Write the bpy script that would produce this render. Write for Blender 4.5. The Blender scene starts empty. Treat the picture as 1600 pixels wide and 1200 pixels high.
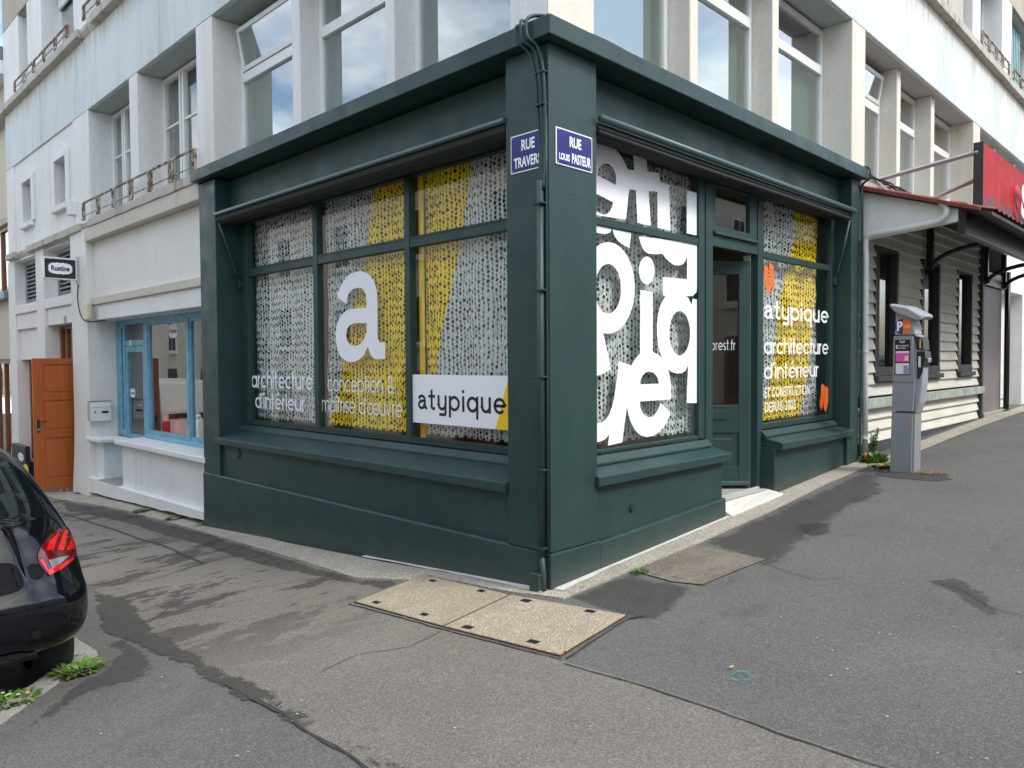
import bpy, bmesh, math, random
from mathutils import Vector, Matrix, noise
from mathutils.geometry import tessellate_polygon
from mathutils.bvhtree import BVHTree
random.seed(7)
R = math.radians
scn = bpy.context.scene
col = scn.collection

# ------------------------------------------------------------------ camera
CAM = Vector((-3.89306, -3.47003, 1.62))
YAW, PITCH, ROLL, FPX = R(44.62126), R(1.79031), R(-0.36176), 1170.67
fwd = Vector((math.cos(YAW)*math.cos(PITCH), math.sin(YAW)*math.cos(PITCH), -math.sin(PITCH)))
r0 = Vector((math.sin(YAW), -math.cos(YAW), 0)); u0 = r0.cross(fwd)
rgt = r0*math.cos(ROLL) + u0*math.sin(ROLL); upv = -r0*math.sin(ROLL) + u0*math.cos(ROLL)
cd = bpy.data.cameras.new('camera'); cam = bpy.data.objects.new('camera', cd); col.objects.link(cam)
m3 = Matrix((rgt, upv, -fwd)).transposed()
cam.matrix_world = Matrix.Translation(CAM) @ m3.to_4x4()
cd.sensor_width = 36; cd.lens = 36*FPX/1600; cd.clip_start = .05; cd.clip_end = 800
scn.camera = cam

# ------------------------------------------------------------------ sky, sun, exposure
SUN_EL, SUN_AZ = R(50), R(-78)          # azimuth of the sun measured from +X, counter clockwise
world = bpy.data.worlds.new('World'); scn.world = world; world.use_nodes = True
nt = world.node_tree; nt.nodes.clear()
wo = nt.nodes.new('ShaderNodeOutputWorld'); bg = nt.nodes.new('ShaderNodeBackground'); bg.inputs[1].default_value = .12
sk = nt.nodes.new('ShaderNodeTexSky'); sk.sky_type = 'NISHITA'; sk.sun_disc = False
sk.sun_elevation = SUN_EL; sk.sun_rotation = R(90) - SUN_AZ; sk.dust_density = 2.0
tc = nt.nodes.new('ShaderNodeTexCoord'); mp = nt.nodes.new('ShaderNodeMapping'); mp.inputs['Scale'].default_value = (1.0, 1.0, 2.2)
nz = nt.nodes.new('ShaderNodeTexNoise'); nz.inputs['Scale'].default_value = 1.9; nz.inputs['Detail'].default_value = 8; nz.inputs['Roughness'].default_value = .58
rp = nt.nodes.new('ShaderNodeValToRGB'); rp.color_ramp.elements[0].position = .44; rp.color_ramp.elements[1].position = .62
nz2 = nt.nodes.new('ShaderNodeTexNoise'); nz2.inputs['Scale'].default_value = 3.2; nz2.inputs['Detail'].default_value = 6
cr = nt.nodes.new('ShaderNodeValToRGB'); cr.color_ramp.elements[0].position = .3; cr.color_ramp.elements[1].position = .7
cr.color_ramp.elements[0].color = (6.2, 6.7, 7.4, 1); cr.color_ramp.elements[1].color = (10.5, 10.8, 11.0, 1)
mx = nt.nodes.new('ShaderNodeMixRGB')
nt.links.new(tc.outputs['Generated'], mp.inputs[0]); nt.links.new(mp.outputs[0], nz.inputs['Vector']); nt.links.new(mp.outputs[0], nz2.inputs['Vector'])
nt.links.new(nz.outputs['Fac'], rp.inputs[0]); nt.links.new(nz2.outputs['Fac'], cr.inputs[0])
nt.links.new(rp.outputs[0], mx.inputs[0]); nt.links.new(sk.outputs[0], mx.inputs[1]); nt.links.new(cr.outputs[0], mx.inputs[2])
nt.links.new(mx.outputs[0], bg.inputs[0]); nt.links.new(bg.outputs[0], wo.inputs[0])
sl = bpy.data.lights.new('sun', 'SUN'); sl.energy = 1.15; sl.angle = R(14); sl.color = (1, .95, .86)
so = bpy.data.objects.new('sun', sl); col.objects.link(so); so.location = (0, 0, 30)
sd = Vector((math.cos(SUN_AZ)*math.cos(SUN_EL), math.sin(SUN_AZ)*math.cos(SUN_EL), math.sin(SUN_EL)))
so.rotation_euler = sd.to_track_quat('Z', 'Y').to_euler()
scn.view_settings.view_transform = 'Standard'; scn.view_settings.look = 'None'; scn.view_settings.gamma = 1
scn.view_settings.use_curve_mapping = False; scn.view_settings.exposure = 1.34
scn.cycles.max_bounces = 8; scn.cycles.transparent_max_bounces = 12

# ------------------------------------------------------------------ geometry helpers
def ray(px, py):
    return rgt*((px-800)/FPX) + upv*(-(py-600)/FPX) + fwd
def P(px, py, ax, val):                       # a point seen in the photo, on the plane  axis = value (metres)
    d = ray(px, py); t = (val-CAM[ax])/d[ax]; return CAM + d*t
def fy(px, py, X=0.0):                        # left facade: (s along Y, z)
    p = P(px, py, 0, X); return (p.y, p.z)
def fx(px, py, Y=0.0):                        # right facade: (s along X, z)
    p = P(px, py, 1, Y); return (p.x, p.z)
def lerp_tab(t, v):
    if v <= t[0][0]: return t[0][1]
    for (a, b), (c, d) in zip(t, t[1:]):
        if v <= c: return b + (d-b)*(v-a)/(c-a)
    return t[-1][1]
GX = [(-60, -2.0), (-12, -.55), (0, 0), (5.8, .335), (8.5, .43), (11.9, .52), (20, .72), (60, 1.4)]
GY = [(-60, .9), (-10, .5), (0, 0), (5.75, -.42), (8.5, -.50), (10.4, -.60), (15.5, -.80), (30, -1.3), (80, -2.4)]
def gz(x, y): return lerp_tab(GX, x) + lerp_tab(GY, y)
def GP(px, py, lift=0.0):
    d = ray(px, py); z = 0.0
    for i in range(12):
        t = (z-CAM.z)/d.z; p = CAM + d*t; z = gz(p.x, p.y) + lift
    return Vector((p.x, p.y, z))

class MB:
    def __init__(s): s.v = []; s.f = []; s.m = []
    def add(s, vs, fs, mi=0):
        o = len(s.v); s.v += [tuple(v) for v in vs]; s.f += [tuple(i+o for i in f) for f in fs]; s.m += [mi]*len(fs); return s
    def hexa(s, p, mi=0):                      # 8 points: bottom 4, top 4
        return s.add(p, [(0, 3, 2, 1), (4, 5, 6, 7), (0, 1, 5, 4), (1, 2, 6, 5), (2, 3, 7, 6), (3, 0, 4, 7)], mi)
    def box(s, x0, x1, y0, y1, z0, z1, mi=0):
        x0, x1 = sorted((x0, x1)); y0, y1 = sorted((y0, y1)); z0, z1 = sorted((z0, z1))
        return s.hexa([(x0, y0, z0), (x1, y0, z0), (x1, y1, z0), (x0, y1, z0), (x0, y0, z1), (x1, y0, z1), (x1, y1, z1), (x0, y1, z1)], mi)
    def fb(s, side, s0, s1, d0, d1, z0, z1, mi=0):   # box in facade coordinates
        return s.box(d0, d1, s0, s1, z0, z1, mi) if side == 'L' else s.box(s0, s1, d0, d1, z0, z1, mi)
    def prism(s, side, s0, s1, prof, mi=0):    # profile of (d, z) extruded along the facade
        n = len(prof); q = []
        for sv in (s0, s1):
            for d, z in prof: q.append((d, sv, z) if side == 'L' else (sv, d, z))
        fs = [tuple(range(n)), tuple(range(2*n-1, n-1, -1))] + [(i, (i+1) % n, n+(i+1) % n, n+i) for i in range(n)]
        return s.add(q, fs, mi)
    def tube(s, pts, r, n=10, mi=0, cap=True):
        pts = [Vector(p) for p in pts]; rings = []; rr = r if isinstance(r, (list, tuple)) else [r]*len(pts)
        t0 = (pts[1]-pts[0]).normalized(); a = Vector((0, 0, 1)) if abs(t0.z) < .9 else Vector((1, 0, 0)); nrm = t0.cross(a).normalized()
        for i, p in enumerate(pts):
            t = (pts[min(i+1, len(pts)-1)]-pts[max(i-1, 0)]).normalized()
            nrm = (nrm - t*nrm.dot(t)).normalized(); b = t.cross(nrm)
            rings.append([p + (nrm*math.cos(2*math.pi*k/n) + b*math.sin(2*math.pi*k/n))*rr[i] for k in range(n)])
        vs = [v for rg in rings for v in rg]; fs = []
        for i in range(len(pts)-1):
            for k in range(n): fs.append((i*n+k, i*n+(k+1) % n, (i+1)*n+(k+1) % n, (i+1)*n+k))
        if cap: fs += [tuple(reversed(range(n))), tuple(range((len(pts)-1)*n, len(pts)*n))]
        return s.add(vs, fs, mi)
    def cyl(s, c, axis, r, h, n=20, mi=0):
        c = Vector(c); ax = Vector(axis).normalized(); return s.tube([c-ax*h/2, c+ax*h/2], r, n, mi)
    def build(s, name, mat, parent=None, bevel=0, smooth=False, label=None, seg=2, sub=0):
        me = bpy.data.meshes.new(name); me.from_pydata(s.v, [], s.f)
        for mm in (mat if isinstance(mat, (list, tuple)) else [mat]): me.materials.append(mm)
        if any(s.m): me.polygons.foreach_set('material_index', s.m)
        bm = bmesh.new(); bm.from_mesh(me); bmesh.ops.recalc_face_normals(bm, faces=bm.faces); bm.to_mesh(me); bm.free()
        if smooth: me.polygons.foreach_set('use_smooth', [True]*len(me.polygons))
        me.update(); o = bpy.data.objects.new(name, me); col.objects.link(o)
        if parent: attach(o, parent)
        if bevel:
            b = o.modifiers.new('Bevel', 'BEVEL'); b.width = bevel; b.segments = seg; b.limit_method = 'ANGLE'; b.angle_limit = R(35)
        if sub:
            q = o.modifiers.new('Subdivision', 'SUBSURF'); q.levels = sub; q.render_levels = sub
        if label: o['label'] = label
        return o
def attach(o, parent):
    o.parent = parent
    w = Matrix.Identity(4); p = parent
    while p: w = Matrix.Translation(p.location) @ w; p = p.parent if not p.parent or p.parent.type == 'EMPTY' else None
    o.matrix_parent_inverse = w.inverted() if parent.type == 'EMPTY' else Matrix.Identity(4)
def tag(o, label=None, cat=None, group=None, kind=None):
    if label: o['label'] = label
    if cat: o['category'] = cat
    if group: o['group'] = group
    if kind: o['kind'] = kind
    return o
def thing(name, label, cat, loc=(0, 0, 0), group=None):
    o = bpy.data.objects.new(name, None); col.objects.link(o); o.location = loc; o.empty_display_size = .2
    return tag(o, label, cat, group)
def box_part(side, dims, name, mat, parent, bevel=.004):
    return MB().fb(side, *dims).build(name, mat, parent, bevel=bevel)

# ------------------------------------------------------------------ materials
def newmat(name):
    m = bpy.data.materials.new(name); m.use_nodes = True; n = m.node_tree; n.nodes.clear()
    out = n.nodes.new('ShaderNodeOutputMaterial'); return m, n, out
def N(n, t, **kw):
    x = n.nodes.new(t)
    for k, v in kw.items():
        if k in x.inputs: x.inputs[k].default_value = v
        else: setattr(x, k, v)
    return x
def ramp(n, fac, stops):
    r = n.nodes.new('ShaderNodeValToRGB'); e = r.color_ramp.elements
    while len(e) < len(stops): e.new(.5)
    for k, (p, c) in enumerate(stops):
        e[k].position = p; e[k].color = (c, c, c, 1) if not isinstance(c, (tuple, list)) else (*c, 1)
    n.links.new(fac, r.inputs[0]); return r.outputs[0]
def mixc(n, fac, a, b, mode='MIX'):
    x = n.nodes.new('ShaderNodeMixRGB'); x.blend_type = mode
    for i, v in ((0, fac), (1, a), (2, b)):
        if hasattr(v, 'links') or isinstance(v, bpy.types.NodeSocket): n.links.new(v, x.inputs[i])
        else: x.inputs[i].default_value = v if i == 0 else (*v, 1)
    return x.outputs[0]
def noise_fac(n, scale, detail=4, rough=.5, sc=(1, 1, 1), rot=(0, 0, 0)):
    t = n.nodes.new('ShaderNodeTexCoord'); m = n.nodes.new('ShaderNodeMapping')
    m.inputs['Scale'].default_value = sc; m.inputs['Rotation'].default_value = rot
    x = N(n, 'ShaderNodeTexNoise', Scale=scale, Detail=detail, Roughness=rough)
    n.links.new(t.outputs['Object'], m.inputs[0]); n.links.new(m.outputs[0], x.inputs['Vector']); return x.outputs['Fac']
def bump(n, h, strength, dist):
    b = N(n, 'ShaderNodeBump', Strength=strength, Distance=dist); n.links.new(h, b.inputs['Height']); return b.outputs[0]
def pbsdf(n, out, color, rough, normal=None, metal=0, spec=None, coat=0):
    p = N(n, 'ShaderNodeBsdfPrincipled', Metallic=metal)
    if isinstance(color, bpy.types.NodeSocket): n.links.new(color, p.inputs['Base Color'])
    else: p.inputs['Base Color'].default_value = (*color, 1)
    if isinstance(rough, bpy.types.NodeSocket): n.links.new(rough, p.inputs['Roughness'])
    else: p.inputs['Roughness'].default_value = rough
    if normal: n.links.new(normal, p.inputs['Normal'])
    if spec is not None: p.inputs['Specular IOR Level'].default_value = spec
    if coat: p.inputs['Coat Weight'].default_value = coat; p.inputs['Coat Roughness'].default_value = .03
    n.links.new(p.outputs[0], out.inputs[0]); return p
def simple(name, c, rough=.5, metal=0, var=.12, vs=6, bs=0, bscale=80, spec=None, coat=0):
    m, n, out = newmat(name)
    f = noise_fac(n, vs, 5, .6)
    cc = mixc(n, ramp(n, f, [(.3, 0), (.7, 1)]), tuple(x*(1-var) for x in c), tuple(min(1, x*(1+var)) for x in c))
    nm = bump(n, noise_fac(n, bscale, 3), bs, .002) if bs else None
    pbsdf(n, out, cc, rough, nm, metal, spec, coat); return m
def concrete(name, c, stain, stain_amt=.6, streak=.35, warm=None, bs=.35, drip=None, rustc=(.50, .36, .20)):
    m, n, out = newmat(name)
    big = noise_fac(n, 1.3, 6, .6); fine = noise_fac(n, 30, 4, .6)
    st = noise_fac(n, 5.5, 6, .65, sc=(1, 1, .07))
    b = mixc(n, ramp(n, big, [(.35, 0), (.7, .55)]), c, tuple(x*.86 for x in c))
    if warm: b = mixc(n, ramp(n, noise_fac(n, 1.7, 6, .62, sc=(1, 1, .25)), [(.48, 0), (.72, .8)]), b, warm)
    b = mixc(n, ramp(n, st, [(.53, 0), (.80, streak)]), b, stain)
    sp = noise_fac(n, 3.1, 9, .72, sc=(1, 1, .5))
    b = mixc(n, ramp(n, sp, [(.60, 0), (.74, stain_amt*.5)]), b, stain)
    b = mixc(n, ramp(n, fine, [(.3, .30), (.58, 0)]), b, tuple(x*.62 for x in c))
    b = mixc(n, ramp(n, noise_fac(n, 75, 3, .8), [(.28, .35), (.42, 0)]), b, tuple(x*.5 for x in c))
    if drip:
        tcn = n.nodes.new('ShaderNodeTexCoord'); sx = n.nodes.new('ShaderNodeSeparateXYZ'); n.links.new(tcn.outputs['Object'], sx.inputs[0])
        mr = N(n, 'ShaderNodeMapRange'); mr.inputs['From Min'].default_value = drip[0]; mr.inputs['From Max'].default_value = drip[1]; n.links.new(sx.outputs['Z'], mr.inputs['Value'])
        f1 = noise_fac(n, 4.2, 8, .72, sc=(1, 1, .05)); f2 = mixc(n, .5, mr.outputs[0], f1)
        b = mixc(n, ramp(n, f2, [(.50, 0), (.72, .65)]), b, rustc)
        b = mixc(n, ramp(n, mixc(n, .6, mr.outputs[0], noise_fac(n, 9, 8, .7, sc=(1, 1, .06))), [(.56, 0), (.78, .7)]), b, (.22, .23, .19))
        gr = noise_fac(n, .9, 4, .6, sc=(1, 1, .12))
        b = mixc(n, mixc(n, ramp(n, gr, [(.52, 0), (.66, 1)]), (0, 0, 0), mixc(n, 1, (0, 0, 0), ramp(n, noise_fac(n, 14, 8, .7, sc=(1, 1, .1)), [(.40, 0), (.7, .55)]))), b, (.24, .31, .27))
    nm = bump(n, mixc(n, .5, noise_fac(n, 90, 4, .7), noise_fac(n, 9, 4)), bs, .006)
    pbsdf(n, out, b, .85, nm); return m
M = {}
def stucco_green(name, bs, sc):
    m, n, out = newmat(name)
    f = noise_fac(n, 2.2, 6, .6)
    c = mixc(n, ramp(n, f, [(.3, 0), (.7, 1)]), (.012, .039, .038), (.019, .053, .051))
    c = mixc(n, ramp(n, noise_fac(n, 7, 8, .7, sc=(1, 1, .4)), [(.62, 0), (.8, .28)]), c, (.045, .075, .070))
    tcn = n.nodes.new('ShaderNodeTexCoord'); sx = n.nodes.new('ShaderNodeSeparateXYZ'); n.links.new(tcn.outputs['Object'], sx.inputs[0])
    hz_ = N(n, 'ShaderNodeMath', operation='MULTIPLY_ADD'); n.links.new(sx.outputs['Y'], hz_.inputs[0]); hz_.inputs[1].default_value = .073; n.links.new(sx.outputs['Z'], hz_.inputs[2])
    h2 = N(n, 'ShaderNodeMath', operation='MULTIPLY_ADD'); n.links.new(sx.outputs['X'], h2.inputs[0]); h2.inputs[1].default_value = -.058; n.links.new(hz_.outputs[0], h2.inputs[2])
    mr = N(n, 'ShaderNodeMapRange'); mr.inputs['From Min'].default_value = .32; mr.inputs['From Max'].default_value = 0; n.links.new(h2.outputs[0], mr.inputs['Value'])
    c = mixc(n, ramp(n, mixc(n, .5, mr.outputs[0], noise_fac(n, 6, 9, .72)), [(.45, 0), (.85, .55)]), c, (.085, .085, .07))
    c = mixc(n, ramp(n, noise_fac(n, 38, 3, .6), [(.73, 0), (.76, .6)]), c, (.10, .13, .12))
    rg = ramp(n, noise_fac(n, 4, 5), [(.3, .42), (.7, .62)])
    pbsdf(n, out, c, rg, bump(n, noise_fac(n, sc, 3, .5), bs, .004)); return m
M['green'] = stucco_green('dark green wall paint', .55, 55)
M['greenw'] = stucco_green('dark green joinery paint', .12, 30)
M['greenrail'] = simple('dull green metal', (.055, .105, .105), .4, .0, .1, 5)
M['band'] = concrete('pale blue grey painted concrete', (.68, .745, .755), (.33, .39, .37), .7, .55, warm=(.62, .62, .57), drip=(6.0, 7.2))
M['pier'] = concrete('off white painted concrete', (.82, .825, .82), (.50, .45, .36), .5, .3, warm=(.72, .68, .58))
M['pierw'] = concrete('sun warmed cream rough concrete', (.74, .71, .63), (.45, .36, .24), .7, .45, warm=(.66, .57, .42), bs=.7)  # warmer copy of the pier concrete, sun warmth put into its colour
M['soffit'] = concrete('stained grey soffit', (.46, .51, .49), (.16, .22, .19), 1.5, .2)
M['lowwall'] = concrete('off white street level render', (.80, .79, .75), (.45, .41, .34), .4, .25)
M['ledge'] = concrete('weathered bare concrete', (.50, .48, .42), (.07, .07, .06), 1.5, 1.0, bs=1)
M['course'] = concrete('cream cement moulding', (.62, .58, .50), (.30, .27, .21), .9, .5, bs=.7)
M['plinthw'] = concrete('limewashed plinth', (.80, .81, .81), (.36, .36, .34), .9, .35, bs=.8)
M['white'] = simple('white window paint', (.78, .79, .78), .4, 0, .05, 3)
M['vinyl'] = simple('white vinyl film', (.88, .90, .94), .45, 0, .01, 1)
M['black'] = simple('black vinyl', (.012, .012, .014), .5, 0, .1)
M['yellow'] = simple('yellow vinyl', (.90, .62, .01), .5, 0, .03)
M['orange'] = simple('orange vinyl', (.93, .16, .02), .5, 0, .03)
M['blue'] = simple('worn sky blue paint', (.15, .36, .48), .5, 0, .25, 9, .3, 60)
M['bluesign'] = simple('blue enamel', (.012, .012, .16), .25, 0, .1, 8)
M['dark'] = simple('dark interior', (.02, .018, .016), .8)
M['inwall'] = simple('shop interior wall', (.16, .13, .09), .8)
M['steel'] = simple('grey painted steel', (.42, .44, .46), .6, 0, .1)
M['rust'] = None
def rusty():
    m, n, out = newmat('flaking rusty railing paint')
    f = noise_fac(n, 9, 8, .75)
    c = mixc(n, ramp(n, f, [(.42, 0), (.54, 1)]), (.52, .58, .50), (.20, .085, .035))
    c = mixc(n, ramp(n, noise_fac(n, 31, 4, .7), [(.6, 0), (.75, .6)]), c, (.05, .03, .02))
    pbsdf(n, out, c, .8, bump(n, f, .8, .01)); return m
M['rust'] = rusty()
M['pvc'] = simple('white pvc pipe', (.68, .71, .70), .4, 0, .08, 5)
M['red'] = simple('faded red sheet', (.42, .03, .03), .5, 0, .3, 5, .2, 30)
M['redtrim'] = simple('red roof tile', (.20, .045, .032), .7, 0, .45, 14, .5, 40)
M['darkwood'] = simple('dark stained wood', (.035, .032, .030), .55, 0, .3, 8, .3, 40)
M['cream'] = concrete('cream render', (.62, .55, .43), (.35, .31, .25), .5, .4)
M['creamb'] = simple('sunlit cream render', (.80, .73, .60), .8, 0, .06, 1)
M['zinc'] = simple('zinc roofing', (.16, .19, .23), .4, .5, .15, 4)
M['rubber'] = simple('tyre rubber', (.012, .012, .012), .85, 0, .2, 20, .4, 120)
M['meter'] = simple('grey powder coated steel', (.27, .29, .325), .42, .1, .05, 3, .05, 300)
M['meter2'] = simple('light grey moulded plastic', (.30, .32, .35), .5, 0, .05, 3)
M['blackpl'] = simple('black plastic', (.015, .016, .018), .4, 0, .1, 5)
M['pink'] = simple('pink notice', (.75, .10, .42), .4, 0, .05)
M['paper'] = simple('white paper', (.72, .76, .78), .6, 0, .04)
M['aqua'] = simple('pale green notice', (.50, .62, .58), .6, 0, .06)
M['ochre'] = simple('ochre print', (.62, .38, .08), .6, 0, .06)
M['chrome'] = simple('bright metal', (.7, .7, .7), .15, 1, .03)
M['gal'] = simple('galvanised louvre', (.30, .34, .38), .45, .3, .1, 6)
M['pinkdoor'] = simple('dusty mauve metal door', (.20, .16, .17), .5, 0, .12, 2)
M['greyblue'] = simple('dark slate plinth paint', (.045, .052, .065), .6, 0, .2, 4, .3, 30)
M['jacket'] = simple('red leather', (.35, .02, .02), .4, 0, .1)

def wood(name, a, b, rough=.45, axis='Z', sc=1.0):
    m, n, out = newmat(name)
    s = {'Z': (14, 14, .8), 'X': (.8, 14, 14), 'Y': (14, .8, 14)}[axis]
    f = noise_fac(n, 1.6*sc, 8, .65, sc=s)
    c = mixc(n, ramp(n, f, [(.3, 0), (.7, 1)]), a, b)
    pbsdf(n, out, c, rough, bump(n, f, .15, .003)); return m
M['orangewood'] = wood('varnished orange wood', (.33, .075, .012), (.44, .12, .022), .35)
M['brownwood'] = wood('varnished brown wood', (.16, .055, .018), (.26, .09, .03), .4)
def clap():
    m, n, out = newmat('weathered cream clapboard')
    f = noise_fac(n, 2.2, 8, .7, sc=(.8, 8, 9)); g = noise_fac(n, 1.1, 6, .6)
    c = mixc(n, ramp(n, f, [(.3, 0), (.75, 1)]), (.72, .70, .62), (.56, .54, .48))
    c = mixc(n, ramp(n, g, [(.45, 0), (.7, .5)]), c, (.42, .43, .37))
    c = mixc(n, ramp(n, noise_fac(n, 24, 6, .7), [(.64, 0), (.75, .7)]), c, (.16, .14, .11))
    pbsdf(n, out, c, .75, bump(n, f, .4, .004)); return m
M['clap'] = clap()

def glass(name, refl=.04, k=1.0, tint=(.93, .96, .95), rough=0.0, wav=0.0):
    m, n, out = newmat(name)
    fr = N(n, 'ShaderNodeFresnel', IOR=1.5)
    ma = N(n, 'ShaderNodeMath', operation='MULTIPLY_ADD'); ma.inputs[1].default_value = k; ma.inputs[2].default_value = refl; ma.use_clamp = True
    n.links.new(fr.outputs[0], ma.inputs[0])
    ge = N(n, 'ShaderNodeNewGeometry'); iv = N(n, 'ShaderNodeMath', operation='SUBTRACT'); iv.inputs[0].default_value = 1.0; n.links.new(ge.outputs['Backfacing'], iv.inputs[1])
    m2 = N(n, 'ShaderNodeMath', operation='MULTIPLY'); n.links.new(ma.outputs[0], m2.inputs[0]); n.links.new(iv.outputs[0], m2.inputs[1])
    tr = N(n, 'ShaderNodeBsdfTransparent'); tr.inputs[0].default_value = (*tint, 1)
    gl = N(n, 'ShaderNodeBsdfGlossy', Roughness=rough); gl.inputs[0].default_value = (1, 1, 1, 1)
    if wav:
        bn = bump(n, noise_fac(n, 2.2, 2), wav, .02); n.links.new(bn, gl.inputs['Normal'])
    ms = N(n, 'ShaderNodeMixShader'); n.links.new(m2.outputs[0], ms.inputs[0]); n.links.new(tr.outputs[0], ms.inputs[1]); n.links.new(gl.outputs[0], ms.inputs[2])
    n.links.new(ms.outputs[0], out.inputs[0]); return m
M['glass'] = glass('shop window glass', .05, 1.0, (.985, .99, .985), wav=.015)
M['glassup'] = glass('double glazing', .20, 1.6, (.80, .88, .85), wav=.012)
M['blind'] = simple('pale green blind', (.22, .30, .27), .8, 0, .06, 2)
M['blindd'] = simple('dark room behind glass', (.035, .035, .03), .8, 0, .2, 2)

def asphalt(name, a, b, stainc, st_lo, st_hi, st_amt, moss=.0, rot=0.0, ymask=None):
    m, n, out = newmat(name)
    t = n.nodes.new('ShaderNodeTexCoord')
    v = N(n, 'ShaderNodeTexVoronoi', Scale=150.0); n.links.new(t.outputs['Object'], v.inputs['Vector'])
    v2 = N(n, 'ShaderNodeTexVoronoi', Scale=60.0); n.links.new(t.outputs['Object'], v2.inputs['Vector'])
    big = noise_fac(n, .8, 7, .6); grain = noise_fac(n, 170, 3, .8)
    c = mixc(n, ramp(n, big, [(.3, 0), (.72, 1)]), a, b)
    c = mixc(n, ramp(n, v.outputs['Color'], [(.20, .46), (.55, 0)]), c, tuple(x*.36 for x in a))
    c = mixc(n, ramp(n, v.outputs['Color'], [(.62, 0), (.85, .38)]), c, tuple(min(1, x*1.75+.01) for x in b))
    c = mixc(n, ramp(n, grain, [(.35, .5), (.56, 0)]), c, tuple(x*.45 for x in a))
    c = mixc(n, ramp(n, v2.outputs['Distance'], [(.07, .5), (.13, 0)]), c, tuple(min(1, x*1.9+.03) for x in b))
    s1 = noise_fac(n, 1.9, 13, .74, sc=(.75, 1.5, 1), rot=(0, 0, rot)); s2 = noise_fac(n, .45, 3, .5)
    s = mixc(n, .32, s1, s2)
    sf = ramp(n, s, [(st_lo, 0), (st_hi, st_amt)])
    if ymask:
        sx = n.nodes.new('ShaderNodeSeparateXYZ'); n.links.new(t.outputs['Object'], sx.inputs[0]); mr = N(n, 'ShaderNodeMapRange'); mr.inputs['From Min'].default_value = ymask[0]; mr.inputs['From Max'].default_value = ymask[1]
        n.links.new(sx.outputs['Y'], mr.inputs['Value']); mu = N(n, 'ShaderNodeMath', operation='MULTIPLY'); n.links.new(sf, mu.inputs[0]); n.links.new(mr.outputs[0], mu.inputs[1]); sf = mu.outputs[0]
    c = mixc(n, sf, c, stainc)
    if moss: c = mixc(n, ramp(n, noise_fac(n, 1.1, 7, .7), [(.58, 0), (.74, moss)]), c, (.075, .078, .045))
    sp = noise_fac(n, 60, 2, .4)
    c = mixc(n, ramp(n, sp, [(.785, 0), (.80, .6)]), c, (.5, .5, .46))
    h = mixc(n, .5, grain, v.outputs['Distance'])
    pbsdf(n, out, c, .88, bump(n, h, .75, .006)); return m
M['asph'] = asphalt('grey asphalt', (.102, .099, .094), (.148, .144, .136), (.050, .048, .043), .56, .66, .45, .4)
M['asphold'] = asphalt('old beige asphalt', (.148, .137, .117), (.212, .197, .168), (.040, .037, .032), .512, .530, .85, .0, R(-20), (.2, 1.9))
M['asphdark'] = asphalt('dark damp asphalt edge', (.060, .058, .054), (.085, .08, .07), (.03, .03, .028), .5, .7, .5, .5)
M['asphbrown'] = asphalt('brown patched asphalt', (.17, .145, .115), (.25, .22, .18), (.06, .05, .04), .5, .62, .6)
M['road'] = asphalt('dark road asphalt', (.07, .072, .078), (.10, .10, .105), (.03, .03, .03), .5, .6, .4)
def pebble(name, a, b, c0, sc=95):
    m, n, out = newmat(name)
    t = n.nodes.new('ShaderNodeTexCoord'); v = N(n, 'ShaderNodeTexVoronoi', Scale=float(sc)); n.links.new(t.outputs['Object'], v.inputs['Vector'])
    c = mixc(n, ramp(n, v.outputs['Color'], [(.2, 0), (.8, 1)]), tuple(x*.8 for x in a), tuple(x*1.12 for x in b))
    c = mixc(n, ramp(n, v.outputs['Distance'], [(.22, 0), (.45, .85)]), c, tuple(x*.7 for x in c0))
    c = mixc(n, ramp(n, noise_fac(n, 2.4, 9, .72), [(.45, 0), (.68, .6)]), c, tuple(x*.45 for x in a)); c = mixc(n, ramp(n, noise_fac(n, 5, 6, .7), [(.55, 0), (.72, .35)]), c, (.30, .19, .11))
    pbsdf(n, out, c, .8, bump(n, v.outputs['Distance'], .8, -.006)); return m
M['gravel'] = pebble('beige washed pebble concrete', (.56, .52, .43), (.84, .79, .69), (.36, .33, .26), 85)
M['slab'] = pebble('yellowish pebble concrete slab', (.50, .44, .32), (.76, .68, .52), (.34, .28, .19), 110)
M['granite'] = pebble('grey granite kerb', (.42, .42, .39), (.62, .61, .57), (.32, .32, .29), 160)
M['lime'] = concrete('spilled white paint on concrete', (.62, .61, .57), (.30, .27, .21), 1.7, .3, bs=1)
M['concgrey'] = concrete('grey cement', (.33, .32, .29), (.12, .12, .11), .9, .5, bs=.9)
def leafmat(name, a, b):
    m, n, out = newmat(name); c = mixc(n, ramp(n, noise_fac(n, 25, 2), [(.35, 0), (.65, 1)]), a, b)
    p = pbsdf(n, out, c, .55); p.inputs['Subsurface Weight'].default_value = 0; return m
M['leaf'] = leafmat('green weed leaf', (.045, .12, .018), (.12, .23, .035))
M['leafdry'] = leafmat('dry orange leaf', (.35, .12, .03), (.5, .3, .08))
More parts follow.
